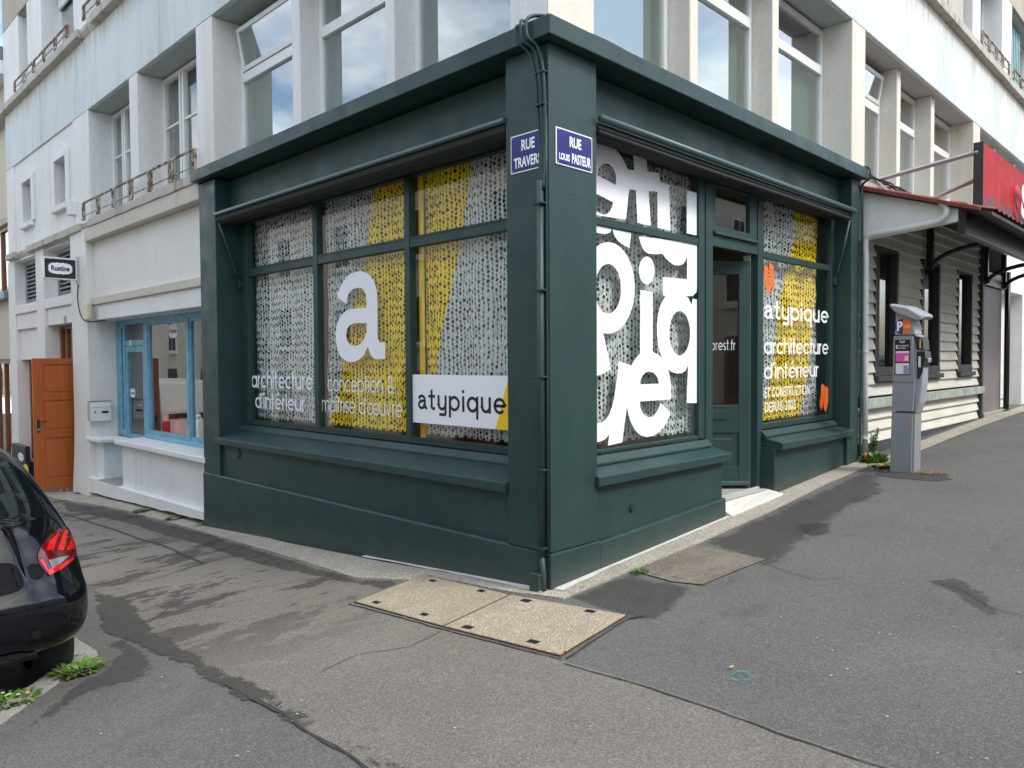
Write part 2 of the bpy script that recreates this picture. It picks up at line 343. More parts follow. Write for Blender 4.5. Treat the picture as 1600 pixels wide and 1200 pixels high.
def cloth(name, c, axis=1, l0=(-99, 0), l1=(-99, 0), yel=(1.0, .74, .0)):
    """cut net cloth with a printed yellow stripe between two slanting lines  s = a + b z"""
    m, n, out = newmat(name)
    tcn = n.nodes.new('ShaderNodeTexCoord'); sx = n.nodes.new('ShaderNodeSeparateXYZ'); n.links.new(tcn.outputs['Object'], sx.inputs[0])
    def side_of(l, sg):
        q = N(n, 'ShaderNodeMath', operation='MULTIPLY_ADD'); n.links.new(sx.outputs['Z'], q.inputs[0]); q.inputs[1].default_value = -l[1]; q.inputs[2].default_value = -l[0]
        r_ = N(n, 'ShaderNodeMath', operation='ADD'); n.links.new(q.outputs[0], r_.inputs[0]); n.links.new(sx.outputs['Y' if axis == 1 else 'X'], r_.inputs[1])
        g_ = N(n, 'ShaderNodeMath', operation='GREATER_THAN' if sg > 0 else 'LESS_THAN'); n.links.new(r_.outputs[0], g_.inputs[0]); g_.inputs[1].default_value = 0; return g_.outputs[0]
    mu = N(n, 'ShaderNodeMath', operation='MULTIPLY'); n.links.new(side_of(l0, 1), mu.inputs[0]); n.links.new(side_of(l1, -1), mu.inputs[1])
    cc = mixc(n, mu.outputs[0], c, yel)
    d = N(n, 'ShaderNodeBsdfPrincipled', Roughness=.5); n.links.new(cc, d.inputs['Base Color']); d.inputs['Specular IOR Level'].default_value = .35
    t = N(n, 'ShaderNodeBsdfTranslucent'); n.links.new(cc, t.inputs[0])
    ms = N(n, 'ShaderNodeMixShader'); ms.inputs[0].default_value = .10
    n.links.new(d.outputs[0], ms.inputs[1]); n.links.new(t.outputs[0], ms.inputs[2]); n.links.new(ms.outputs[0], out.inputs[0]); return m
SILVER = (.64, .69, .68)
def carpaint():
    m, n, out = newmat('blue black car paint')
    pbsdf(n, out, (.003, .0038, .006), .05, None, 0, .5, 0); return m
M['car'] = carpaint()
M['carbl'] = simple('black bumper plastic', (.010, .010, .011), .38, 0, .1, 5)
M['carglass'] = simple('tinted car glass', (.004, .006, .006), .03, 0, 0, 1, spec=.8)
M['lampred'] = simple('red lamp lens', (.55, .005, .008), .12, 0, .03, 3, coat=1)
M['lampdark'] = simple('dark red lamp lens', (.09, .003, .005), .1, 0, .03, 3, coat=1)
M['lampclear'] = simple('clear lamp lens', (.40, .40, .42), .15, .6, .2, 60, coat=1)
M['awningcloth'] = simple('dark brown awning cloth', (.010, .014, .013), .8, 0, .2, 5, .3, 50)

# ------------------------------------------------------------------ ground
def ground_sheet(name, mat, poly, lift, step=.35, kind='structure', label=None, thick=0):
    """horizontal polygon (x, y) following the slope of the street"""
    xs = [p[0] for p in poly]; ys = [p[1] for p in poly]
    bm = bmesh.new(); vs = [bm.verts.new((p[0], p[1], 0)) for p in poly]; f = bm.faces.new(vs)
    for ax, (lo, hi) in ((0, (min(xs), max(xs))), (1, (min(ys), max(ys)))):
        brk = [v for v, _ in (GX if ax == 0 else GY)]; k = lo + step
        while k < hi: brk.append(k); k += step
        for b in brk:
            if lo < b < hi:
                n = Vector((1, 0, 0)) if ax == 0 else Vector((0, 1, 0)); co = n*b
                bmesh.ops.bisect_plane(bm, geom=bm.verts[:]+bm.edges[:]+bm.faces[:], plane_co=co, plane_no=n, dist=1e-5)
    for v in bm.verts: v.co.z = gz(v.co.x, v.co.y) + lift
    if thick:
        g = bmesh.ops.extrude_face_region(bm, geom=bm.faces[:])
        for v in [x for x in g['geom'] if isinstance(x, bmesh.types.BMVert)]: v.co.z -= thick
    bmesh.ops.recalc_face_normals(bm, faces=bm.faces)
    if not thick:
        for fc in bm.faces:
            if fc.normal.z < 0: fc.normal_flip()
    me = bpy.data.meshes.new(name); bm.to_mesh(me); bm.free(); me.materials.append(mat)
    o = bpy.data.objects.new(name, me); col.objects.link(o)
    if kind: o['kind'] = kind
    if label: o['label'] = label
    return o
def gpoly(pts): return [(lambda p: (p.x, p.y))(GP(*q)) for q in pts]
ground_sheet('road', M['road'], [(-60, -60), (60, -60), (60, 80), (-60, 80)], -.105, 4.0)
KA, KB = Vector((-3.06, 1.02)), Vector((-2.38, 1.74)); kd = (KB-KA).normalized()
far = KA - kd*9.0
pav = [(far.x, far.y), (-11.5, -7.5), (-2, -7.5), (45, -7.5), (45, 1.5), (1.5, 1.5), (1.5, 45), (-2.38, 45), (KB.x, KB.y)]
ground_sheet('pavement', M['asph'], pav, 0.0, 1.0, thick=.14)
# far pavement on the other sides of the streets
ground_sheet('far_pavement', M['asph'], [(-14, -11.8), (45, -11.8), (45, -10.2), (-12, -10.2), (-10.4, -8), (-10.4, 45), (-14, 45)], 0.02, 3.0, thick=.14)
old = gpoly([(60, 774), (200, 793), (300, 818), (400, 846), (545, 888), (650, 903), (553, 943), (700, 984), (880, 1034), (1000, 1068), (1100, 1100), (1210, 1140), (1330, 1180), (1440, 1215), (1300, 1260), (640, 1260), (575, 1200),
             (530, 1168), (480, 1143), (440, 1112), (385, 1085), (340, 1058), (300, 1036), (262, 1006), (225, 985), (196, 960), (168, 948), (150, 925), (110, 890), (60, 850), (20, 830)])
ground_sheet('old_pavement', M['asphold'], old, .004, .5)
def stain_sheet(name, mat, poly, lift, fade=.12, step=.06):
    o = ground_sheet(name, mat, poly, lift, step); me = o.data; at = me.color_attributes.new('edge', 'FLOAT_COLOR', 'POINT')
    for i, v in enumerate(me.vertices):
        p = v.co.xy; d = 9.0
        for a, c in zip(poly, poly[1:]+poly[:1]):
            a = Vector(a); c = Vector(c); t = max(0, min(1, (p-a).dot(c-a)/max(1e-9, (c-a).length_squared))); d = min(d, (a+(c-a)*t-p).length)
        e = min(1, d/fade); at.data[i].color = (e, e, e, 1)
    return o
def stainmat(name, base, amt=.85, lo=.635, hi=.69):
    m = base.copy(); m.name = name; n = m.node_tree; out = [x for x in n.nodes if x.type == 'OUTPUT_MATERIAL'][0]; src = out.inputs[0].links[0].from_socket
    at = n.nodes.new('ShaderNodeAttribute'); at.attribute_name = 'edge'; f = noise_fac(n, 4, 14, .8)
    a = N(n, 'ShaderNodeMath', operation='MULTIPLY_ADD'); n.links.new(at.outputs['Fac'], a.inputs[0]); a.inputs[1].default_value = .42; n.links.new(f, a.inputs[2])
    r_ = ramp(n, a.outputs[0], [(lo, 0), (hi, amt)]); tr = n.nodes.new('ShaderNodeBsdfTransparent'); ms = n.nodes.new('ShaderNodeMixShader')
    n.links.new(r_, ms.inputs[0]); n.links.new(tr.outputs[0], ms.inputs[1]); n.links.new(src, ms.inputs[2]); n.links.new(ms.outputs[0], out.inputs[0]); return m
M['damp'] = stainmat('damp dark asphalt', M['asphdark'], .8); M['damp3'] = stainmat('mottled damp asphalt', M['asphdark'], .62, .60, .78); M['damp2'] = stainmat('faint damp asphalt', M['asphdark'], .5)
stain_sheet('dark_pavement_patch', M['damp3'], gpoly([(878, 936), (990, 893), (1015, 905), (1090, 916), (1070, 945), (1020, 975), (985, 968), (930, 955)]), .004)
stain_sheet('dark_pavement_edge', M['damp3'], gpoly([(1085, 850), (1200, 800), (1352, 732), (1380, 745), (1390, 770), (1330, 800), (1290, 830), (1230, 880), (1190, 890), (1140, 865)]), .004, .22)
stain_sheet('dark_pavement_spot', M['damp3'], gpoly([(1240, 820), (1300, 815), (1310, 832), (1270, 842), (1245, 835)]), .004, .1)
stain_sheet('dark_pavement_stripe', M['damp2'], gpoly([(1440, 905), (1500, 900), (1560, 930), (1590, 985), (1540, 975), (1490, 935)]), .004, .15)
br = ground_sheet('brown_pavement_patch', M['asphbrown'], gpoly([(1000, 896), (1022, 880), (1085, 853), (1197, 875), (1150, 893), (1098, 915), (1050, 910)]), .008, .5)
# seams in the asphalt
def seam(pts, w, mat=M['black'], lift=.009):
    q = [GP(*p, lift=lift) for p in pts]; b = MB()
    dense = []
    for a, c in zip(q, q[1:]):
        k = max(2, int((c-a).length/.06))
        for i in range(k):
            p = a.lerp(c, i/k); p += Vector((noise.noise(p*7), noise.noise(p*7+Vector((9, 0, 0))), 0))*.012; dense.append(p)
    dense.append(q[-1]); vs = []
    for i, p in enumerate(dense):
        t = (dense[min(i+1, len(dense)-1)]-dense[max(i-1, 0)]); t.z = 0; t.normalize(); nrm = Vector((-t.y, t.x, 0)); ww = w*(.55+.9*abs(noise.noise(p*11)))
        a = p+nrm*ww; c = p-nrm*ww; a.z = gz(a.x, a.y)+lift; c.z = gz(c.x, c.y)+lift; vs += [a, c]
    b.add(vs, [(2*i, 2*i+1, 2*i+3, 2*i+2) for i in range(len(dense)-1)])
    o = b.build('pavement_joint', mat); o['kind'] = 'structure'; return o
stain_sheet('dark_seam_band', M['damp'], gpoly([(140, 925), (215, 935), (250, 985), (300, 1010), (350, 1040), (440, 1085), (520, 1135), (640, 1195), (700, 1230), (600, 1220), (500, 1165), (400, 1110), (330, 1075), (262, 1040), (200, 1010), (150, 990)]), .0075, .14)
stain_sheet('dark_kerb_stain', M['damp2'], gpoly([(142, 985), (225, 1000), (255, 1035), (240, 1060), (190, 1075), (150, 1085), (60, 1140), (0, 1185), (-20, 1180), (90, 1085), (165, 1030)]), .0055, .2)
stain_sheet('dark_gravel_edge', M['damp2'], gpoly([(90, 782), (200, 800), (320, 832), (400, 858), (480, 882), (560, 905), (640, 908), (600, 925), (500, 905), (400, 885), (300, 850), (200, 820), (100, 800)]), .0075, .1)
tar = simple('tar joint', (.035, .034, .032), .8, 0, .3, 20, .5, 90)
seam([(880, 1036), (1000, 1070), (1100, 1102), (1210, 1142), (1330, 1182), (1440, 1217)], .006, tar)
seam([(345, 1062), (385, 1087), (440, 1113), (480, 1144), (530, 1169), (580, 1205)], .007, tar)
seam([(90, 800), (180, 828), (250, 850), (318, 880)], .018, tar)
seam([(318, 880), (240, 905), (140, 919)], .006, tar)
seam([(545, 943), (700, 985), (878, 1030)], .008, tar)
seam([(980, 965), (1010, 962), (980, 966), (885, 1028)], .008, tar)
# pebble concrete strip along the walls
ground_sheet('pebble_strip', M['gravel'], gpoly([(60, 771), (135, 768), (200, 784), (319, 815), (450, 850), (600, 880), (700, 897), (858, 922), (935, 880), (1136, 797), (1198, 762), (1350, 716),
    (1356, 729), (1290, 757), (1200, 802), (1150, 823), (1085, 853), (985, 893), (880, 937), (800, 927), (665, 900), (640, 908), (555, 904), (480, 880), (400, 856), (300, 827), (200, 799), (85, 779)]), .012, .6, thick=.06)
def wob(v, k): return .018*noise.noise(Vector((v*4, k, 0)))+.012*noise.noise(Vector((v*13, k, 0)))
xs = [.02+i*.09 for i in range(29)]; ys = [.02+i*.09 for i in range(26)]
ground_sheet('paint_splash', M['lime'], [(x, -.005) for x in xs]+[(x, -.052-.05*max(0, 1-x/.6)+wob(x, 1)) for x in reversed(xs)], .0165, .4)
ground_sheet('paint_splash', M['lime'], [(-.005, y) for y in ys]+[(-.045-.05*max(0, 1-y/.7)+wob(y, 2), y) for y in reversed(ys)], .0165, .4)
ground_sheet('far_pebble_strip', M['gravel'], gpoly([(1356, 727), (1440, 689), (1532, 655), (1600, 634), (1600, 643), (1540, 664), (1450, 700), (1362, 735)]), .006, .8)

# kerb stones at the corner of the parking bay
kg = 'granite kerb stones of the parking bay'
def kerb(a, b, label):
    a = Vector(a); b = Vector(b); d = (b-a).normalized(); n = Vector((-d.y, d.x)); q = [a+d*.004, b-d*.004, b-d*.004+n*.16, a+d*.004+n*.16]
    bm = MB(); lo = [(p.x, p.y, gz(p.x, p.y)-.2) for p in q]; hi = [(p.x, p.y, gz(p.x, p.y)+.012) for p in q]
    o = bm.hexa(lo+hi).build('kerb_stone', M['granite'], bevel=.012); tag(o, label, 'kerb stone', kg); return o
kl = ['granite kerb stone under the dandelion at the bay corner', 'granite kerb stone beside the daisies, left of the dandelion', 'granite kerb stone at the bottom left edge of the photo, nearest the camera']
kn = Vector((-kd.y, kd.x))
for i in range(3):
    kerb(KB-kd*(i+1)*.75, KB-kd*i*.75, kl[i])
kerb((-2.38, 1.78), (-2.38, 2.75), 'granite kerb stone running along the car side, behind the bay corner')
kerb((-2.38, 2.76), (-2.38, 3.8), 'granite kerb stone along the car side, second beyond the bay corner')

# concrete access covers
def cover(px4, label, holes):
    q = [GP(*p) for p in px4]; c = sum(q, Vector())/4; t = thing('access_cover', label, 'access cover', (c.x, c.y, c.z), 'concrete covers at the foot of the corner')
    ins = [p.lerp(c, .018) for p in q]; b = MB()
    b.hexa([(p.x, p.y, gz(p.x, p.y)-.08) for p in ins]+[(p.x, p.y, gz(p.x, p.y)+.013) for p in ins]).build('slab', M['slab'], t, bevel=.006)
    f = MB()
    for i in range(4):
        a, d = q[i], q[(i+1) % 4]; a2, d2 = ins[i], ins[(i+1) % 4]
        f.hexa([(p.x, p.y, gz(p.x, p.y)-.08) for p in (a, d, d2, a2)]+[(p.x, p.y, gz(p.x, p.y)+.010) for p in (a, d, d2, a2)])
    f.build('steel_frame', simple('rusty steel edge', (.10, .06, .04), .7, .2, .3, 20), t)
    for h in holes:
        p = GP(*h); dx = (q[1]-q[0]).normalized(); dy = (q[2]-q[1]).normalized(); b = MB()
        pts = [p+dx*sx*.035+dy*sy*.022 for sx, sy in ((-1, -1), (1, -1), (1, 1), (-1, 1))]
        b.hexa([(v.x, v.y, gz(v.x, v.y)+.005) for v in pts]+[(v.x, v.y, gz(v.x, v.y)+.0145) for v in pts]).build('lifting_slot', M['blackpl'], t)
cover([(662, 899), (797, 931), (692, 981), (553, 942)], 'pale pebble concrete access cover, the left one at the foot of the green corner', [(676, 910), (752, 926), (588, 944), (663, 963)])
cover([(797, 931), (981, 963), (876, 1027), (692, 981)], 'pale pebble concrete access cover, the right and larger one below the green corner', [(822, 941), (922, 958), (731, 983), (833, 1006)])

# ------------------------------------------------------------------ dark green corner shop front
shop = thing('shop_front', 'dark green corner shop front with large lettered windows under a white building', 'shop', (0, 0, 0))
g = M['green']; gw = M['greenw']
def two(prof_or_dims): pass
# corner pillar, end pillars
MB().box(0, .53, 0, .42, .265, 3.805).build('pillar', g, shop, bevel=.008)
MB().fb('L', 5.29, 5.74, 0, .5, .255, 3.795).build('pillar', g, shop, bevel=.008)
MB().fb('R', 5.49, 5.74, 0, .5, .2, 3.795).build('pillar', g, shop, bevel=.008)
# plinth courses
MB().prism('L', .42, 5.75, [(-.008, -.9), (-.008, .255), (.002, .268), (.05, .268), (.05, -.9)]).build('plinth', g, shop, bevel=.006)
MB().box(-.010, .55, -.010, .43, -.6, .262).build('plinth', g, shop, bevel=.008)
pl_r = MB(); pl_r.hexa([(.545, -.012, -.4), (2.44, -.012, -.4), (2.44, .5, -.4), (.545, .5, -.4), (.545, -.012, .25), (2.44, -.012, .33), (2.44, .5, .33), (.545, .5, .25)])
pl_r.build('plinth', g, shop, bevel=.012)
pr = MB(); pr.hexa([(3.56, .006, -.4), (5.49, .006, -.4), (5.49, .4, -.4), (3.56, .4, -.4), (3.56, .006, .5), (5.49, .006, .5), (5.49, .4, .5), (3.56, .4, .5)])
# stall risers under the windows
MB().fb('L', .42, 5.29, .04, .33, .262, .66).build('stall_riser', g, shop, bevel=.004)
MB().fb('R', .53, 2.42, .02, .2, .255, .69).build('stall_riser', g, shop, bevel=.006)
MB().fb('R', 3.54, 5.49, .04, .2, .1, .69).build('stall_riser', g, shop, bevel=.006)
MB().fb('R', 5.40, 5.49, .0, .04, .1, .68).build('stall_riser', g, shop, bevel=.004)
# sloping sills
sill = lambda d0, d1, z0, z1: [(d0, z0), (d0, z0+.075), (d1, z1), (d1, z0)]
MB().prism('L', .42, 5.385, sill(-.03, .27, .645, .80)).build('sill', g, shop, bevel=.008)
MB().prism('R', .50, 2.49, sill(-.04, .19, .675, .80)).build('sill', g, shop, bevel=.008)
MB().prism('R', 3.56, 5.53, sill(-.04, .19, .675, .80)).build('sill', g, shop, bevel=.008)
MB().prism('L', .42, 5.29, [(.24, .79), (.24, .815), (.295, .865), (.33, .865), (.33, .79)]).build('sill_moulding', gw, shop, bevel=.003)
MB().prism('R', .53, 2.44, [(.135, .795), (.135, .815), (.185, .865), (.2, .865), (.2, .795)]).build('sill_moulding', gw, shop, bevel=.003)
MB().prism('R', 3.54, 5.46, [(.135, .795), (.135, .815), (.185, .865), (.2, .865), (.2, .795)]).build('sill_moulding', gw, shop, bevel=.003)
# fascias behind the cornice
MB().fb('L', .42, 5.29, .19, .34, 3.36, 3.79).build('fascia', g, shop, bevel=.003)
MB().fb('R', .53, 5.49, .15, .34, 3.40, 3.79).build('fascia', g, shop, bevel=.003)
MB().fb('L', .42, 5.29, .30, .36, 3.28, 3.36).build('head_beam', gw, shop)
MB().fb('R', .53, 5.49, .20, .34, 3.33, 3.40).build('head_beam', gw, shop)
# cornice slab, two arms (mitred)
c = MB(); c.box(-.09, .75, -.09, .75, 3.81, 3.95)
MB().hexa([(-.09, -.09, 3.81), (.7, .7, 3.81), (.7, 5.78, 3.81), (-.09, 5.78, 3.81), (-.09, -.09, 3.945), (.7, .7, 3.945), (.7, 5.78, 3.945), (-.09, 5.78, 3.945)]).build('cornice', g, shop, bevel=.008)
MB().hexa([(-.09, -.09, 3.81), (5.78, -.09, 3.81), (5.78, .7, 3.81), (.7, .7, 3.81), (-.09, -.09, 3.945), (5.78, -.09, 3.945), (5.78, .7, 3.945), (.7, .7, 3.945)]).build('cornice', g, shop, bevel=.008)
# window frames, left facade. glass at X=.34
Zb, Zt = .875, 3.30
def frame(side, bars, name='window_frame'):
    b = MB()
    for q in bars: b.fb(side, *q)
    return b.build(name, gw, shop, bevel=.004)
ml = [(5.11, 5.29), (3.535, 3.62), (1.96, 2.035), (.42, .62)]
wl = frame('L', [(a, b_, .30, .38, Zb, Zt) for a, b_ in ml] +
           [(a, b_, .305, .375, z0, z1) for (a, b_) in ((3.62, 5.11), (2.035, 3.535), (.62, 1.96)) for z0, z1 in ((Zb, .925), (2.645, 2.735), (3.285, 3.30))])
for a, b_ in ((3.62, 5.11), (2.035, 3.535), (.62, 1.96)):
    for z0, z1 in ((.925, 2.645), (2.735, 3.285)):
        MB().fb('L', a-.01, b_+.01, .338, .344, z0-.01, z1+.01).build('pane', M['glass'], wl)
        MB().fb('L', a, b_, .300, .303, z0-.012, z0-.004).fb('L', a, b_, .303, .336, z0, z0+.006).build('glazing_bead', gw, wl)
# right facade, glass at Y=.225
wr = frame('R', [(.53, .60, .20, .26, Zb, 3.34), (2.31, 2.42, .20, .26, Zb, 3.34), (.60, 2.31, .205, .255, Zb, .905), (.60, 2.31, .205, .255, 2.685, 2.745), (.60, 2.31, .205, .255, 3.325, 3.34)])
for z0, z1 in ((.905, 2.685), (2.745, 3.325)):
    MB().fb('R', .59, 2.32, .225, .231, z0-.01, z1+.01).build('pane', M['glass'], wr)
wr2 = frame('R', [(3.565, 3.605, .20, .26, Zb, 3.34), (5.375, 5.49, .20, .26, Zb, 3.34), (3.605, 5.375, .205, .255, Zb, .935), (3.605, 5.375, .205, .255, 2.685, 2.755), (3.605, 5.375, .205, .255, 3.325, 3.34)])
for z0, z1 in ((.935, 2.685), (2.755, 3.325)):
    MB().fb('R', 3.60, 5.38, .225, .231, z0-.01, z1+.01).build('pane', M['glass'], wr2)
# doorway: posts, transom light, threshold
dfm = frame('R', [(2.42, 2.545, .19, .27, .28, 3.335), (3.46, 3.565, .19, .27, .25, 3.335), (2.545, 3.46, .195, .265, 2.70, 2.81)], 'door_frame')
tl = frame('R', [(2.545, 2.61, .20, .26, 2.81, 3.335), (3.30, 3.46, .20, .26, 2.81, 3.335), (2.61, 3.30, .202, .258, 2.81, 2.90), (2.61, 3.30, .202, .258, 3.28, 3.335)], 'transom_light')
MB().fb('R', 2.60, 3.31, .225, .231, 2.89, 3.29).build('pane', M['glass'], tl)
MB().prism('R', 2.555, 3.44, [(.165, 2.81), (.165, 2.83), (.20, 2.855), (.20, 2.81)]).build('drip_moulding', gw, tl, bevel=.003)
MB().fb('R', 3.435, 3.458, .27, .34, .28, 2.70).build('door_jamb', M['white'], shop)
MB().fb('R', 2.44, 3.56, .10, .9, .18, .262).build('threshold', M['concgrey'], shop, bevel=.004)
MB().hexa([(2.45, -.06, .05), (3.54, -.06, .05), (3.54, .14, .05), (2.45, .14, .05), (2.45, -.06, .175), (3.54, -.06, .235), (3.54, .14, .266), (2.45, .14, .266)]).build('door_step', M['lime'], shop, bevel=.01)
MB().fb('R', 2.56, 3.45, .16, .19, .262, .29).build('threshold_bar', M['steel'], shop)
# open door leaf, hinged on the right post and swung inwards
hin = Vector((3.44, .27, 0)); ld = Vector((-.70, .714, 0)); ln = Vector((-.714, -.70, 0))
def leafbox(b, u0_, u1_, z0, z1, n0, n1, mi=0):
    q = [hin+ld*u+ln*n for u, n in ((u0_, n0), (u1_, n0), (u1_, n1), (u0_, n1))]
    b.hexa([(p.x, p.y, z0) for p in q]+[(p.x, p.y, z1) for p in q], mi); return b
Lf = MB(); dz0, dz1 = .29, 2.64
for u0_, u1_, z0, z1 in ((0, .12, dz0, dz1), (.75, .87, dz0, dz1), (.12, .75, dz0, .50), (.12, .75, .85, 1.14), (.12, .75, 2.50, dz1)): leafbox(Lf, u0_, u1_, z0, z1, -.02, .025)
door = Lf.build('door', gw, shop, bevel=.004)
leafbox(MB(), .12, .75, 1.14, 2.50, -.003, .003).build('pane', M['glass'], door)
leafbox(MB(), .12, .75, .50, .85, -.012, .012).build('door_panel', gw, door, bevel=.004)
leafbox(MB(), .18, .69, .57, .79, .010, .026).build('raised_panel', gw, door, bevel=.012)
leafbox(MB(), .26, .62, .99, 1.08, .0255, .034).build('letter_slot', gw, door, bevel=.004)
leafbox(MB(), 0, .87, .30, .345, .0255, .05).build('weather_bar', M['greenrail'], door, bevel=.006)
# awning rails, cassettes and arms
MB().prism('L', .425, 5.285, [(-.02, 3.345), (-.03, 3.36), (-.02, 3.385), (.14, 3.415), (.14, 3.345)]).build('awning_rail', M['greenrail'], shop, bevel=.004)
MB().prism('L', .43, 5.28, [(.0, 3.342), (.0, 3.29), (.04, 3.25), (.14, 3.24), (.27, 3.30), (.27, 3.342)]).build('awning_cassette', M['awningcloth'], shop, bevel=.01)
MB().tube([(-.035, -0, 0)] and [(.54, -.03, 3.400), (5.52, -.03, 3.400)], .028, 16).build('awning_rail', M['greenrail'], shop, smooth=True)
MB().prism('R', .535, 5.40, [(.0, 3.38), (-.02, 3.33), (.03, 3.30), (.14, 3.285), (.19, 3.31), (.19, 3.38)]).build('awning_cassette', M['awningcloth'], shop, bevel=.01)
MB().tube([(.54, -.01, 3.30), (2, -.012, 3.292), (3.9, -.008, 3.30), (5.38, -.012, 3.295)], .022, 10).build('awning_cloth_roll', M['awningcloth'], shop, smooth=True)
def arm(pts): MB().tube(pts, .016, 8).build('awning_arm', gw, shop, smooth=True)
a0 = fy(359, 345, .05); a1 = fy(377, 435, .26)
arm([(.02, 5.24, 3.27), (.13, 5.25, 2.98), (.22, 5.25, 2.70), (.27, 5.25, 2.60)])
arm([(5.42, .0, 3.28), (5.44, .10, 2.86), (5.45, .155, 2.66), (5.45, .18, 2.60)])
MB().fb('L', 5.225, 5.275, .25, .30, 2.52, 2.62).build('arm_bracket', gw, shop, bevel=.004)
MB().fb('R', 5.425, 5.475, .165, .2, 2.52, 2.62).build('arm_bracket', gw, shop, bevel=.004)
# round vents
def vent(side, px, py, d, r):
    s, z = (fy if side == 'L' else fx)(px, py, d); b = MB(); ax = (1, 0, 0) if side == 'L' else (0, 1, 0)
    cc = (d-.004, s, z) if side == 'L' else (s, d-.004, z)
    b.cyl(cc, ax, r, .012, 20)
    for k in range(-2, 3):
        w = math.sqrt(max(0, 1-(k/3)**2))*r*.8; b.fb(side, s-w, s+w, d-.016, d-.010, z+k*r*.3-.004, z+k*r*.3+.004)
    b.build('vent', g, shop)
vent('L', 372, 709, .04, .06); vent('R', 987, 793, .02, .035)
# interior of the shop
I = M['inwall']
MB().box(.35, 5.6, .24, 5.6, .16, .17).build('floor', simple('shop floor', (.20, .17, .14), .5), shop)
MB().box(.35, 5.6, .24, 5.6, 3.60, 3.66).build('ceiling', I, shop)
MB().box(3.4, 3.45, 2.2, 5.6, .17, 3.6).box(2.2, 3.4, 5.45, 5.6, .17, 3.6).box(.38, 2.2, 5.45, 5.6, .17, 3.6).box(5.5, 5.6, .27, 2.2, .17, 3.6).box(3.45, 5.5, 2.2, 2.25, .17, 3.6).build('inner_wall', I, shop)
MB().box(2.9, 2.94, 2.1, 2.14, .3, 2.5).box(1.6, 3.3, 2.3, 2.9, .85, .89).box(1.65, 1.7, 2.3, 2.9, .17, .85).box(3.2, 3.25, 2.3, 2.9, .17, .85).build('counter', M['brownwood'], shop)
fr = MB().box(3.5, 4.4, 2.16, 2.195, 1.3, 2.4).build('picture', M['blindd'], shop); 
MB().box(.40, .42, 1.895, 1.95, .9, 3.3).build('yellow_board', M['yellow'], shop)

# ------------------------------------------------------------------ curtains of cut net cloth
def curtain(side, s0, s1, z0, z1, d, mat, label):
    cw, ch = .046, .040
    nx = max(1, int(round((s1-s0)/cw))); nzr = int(round((z1-z0)/ch)); cw = (s1-s0)/nx; ch = (z1-z0)/nzr
    verts = []; faces = []; mats = []
    ph = random.random()*9
    def place(s, z, off):
        s, z = s+.010*noise.noise(Vector((s*7, z*7, ph))), z+.008*noise.noise(Vector((s*6, z*4, ph+7)))
        dd = d + .020*math.sin(s*13+ph+.7*math.sin(z*2.1)) + .012*noise.noise(Vector((s*9, z*5, ph))) + off
        return (dd, s, z) if side == 'L' else (s, dd, z)
    for j in range(nzr):
        for i in range(nx):
            sg = 1 if (j+(i//1000)) % 2 == 0 else -1; bx, bz = s0+i*cw, z0+j*ch+(i % 2)*.5*ch
            lo = noise.noise(Vector((bx*3.1, bz*2.3, ph+3)))
            x0 = .5-sg*.20+random.uniform(-.05, .05); out_ = random.uniform(.38, .60)*(1-.25*max(0, lo)); inn = random.uniform(-.16, .14)+.22*max(0, lo)
            tl_ = -cw*random.uniform(-.05, .30); tr_ = cw*random.uniform(-.10, .14)
            zs = (0, .25, .5, .75, 1); za = (.02, .24, .5, .76, .98); bl = (0, .75, 1, .75, 0)
            A = [(x0+sg*out_*bl[k], za[k], tr_*bl[k]) for k in range(5)]; Bq = [(x0+sg*inn*bl[k], za[k], tl_*bl[k]) for k in range(5)]
            Lq, Rq = (Bq, A) if sg > 0 else (A, Bq); o = len(verts)
            for k in range(5): verts.append(place(bx, bz+zs[k]*ch, 0))
            for q_ in (Lq, Rq):
                for k in range(5): verts.append(place(bx+q_[k][0]*cw, bz+q_[k][1]*ch, q_[k][2]))
            for k in range(5): verts.append(place(bx+cw, bz+zs[k]*ch, 0))
            for k in range(4): faces.append((o+k, o+5+k, o+6+k, o+1+k)); faces.append((o+10+k, o+15+k, o+16+k, o+11+k))
            faces.append((o, o+15, o+5)); faces.append((o+4, o+9, o+19))
    mats = [0]*len(faces)
    me = bpy.data.meshes.new('curtain'); me.from_pydata(verts, [], faces); me.materials.append(mat)
    me.polygons.foreach_set('material_index', mats); me.update()
    o = bpy.data.objects.new('curtain', me); col.objects.link(o)
    return tag(o, label, 'curtain', 'cut net curtains in the shop windows')
DL = .43
def line_ab(p, q): (s0, z0), (s1, z1) = p, q; b_ = (s1-s0)/(z1-z0); return (s0-b_*z0, b_)
clL = cloth('printed cut net cloth left', SILVER, 1, line_ab(fy(736, 258, DL), fy(668, 680, DL)), line_ab(fy(588.7, 302, DL), fy(513, 676, DL)))
clP = cloth('plain cut net cloth', SILVER)
cl = [fy(398, 500, DL)[0], fy(496, 500, DL)[0], fy(513, 500, DL)[0], fy(638, 500, DL)[0], fy(664, 500, DL)[0]]
curtain('L', cl[1]-.02, cl[0], .95, 3.42, DL, clP, 'silver curtain of cut net in the leftmost pane above the words architecture d\'intérieur')
curtain('L', cl[3]-.04, cl[2], .95, 3.42, DL, clL, 'curtain half silver half yellow behind the big white letter a')
curtain('L', .50, cl[4], .95, 3.42, DL, clL, 'yellow and silver curtain behind the white atypique panel')
DR = .32
curtain('R', .56, 2.34, .93, 3.42, DR, cloth('plain cut net cloth right', (.60, .66, .65)), 'silver curtain behind the oversized white letters right of the corner pillar')
SILR = (.60, .66, .65)
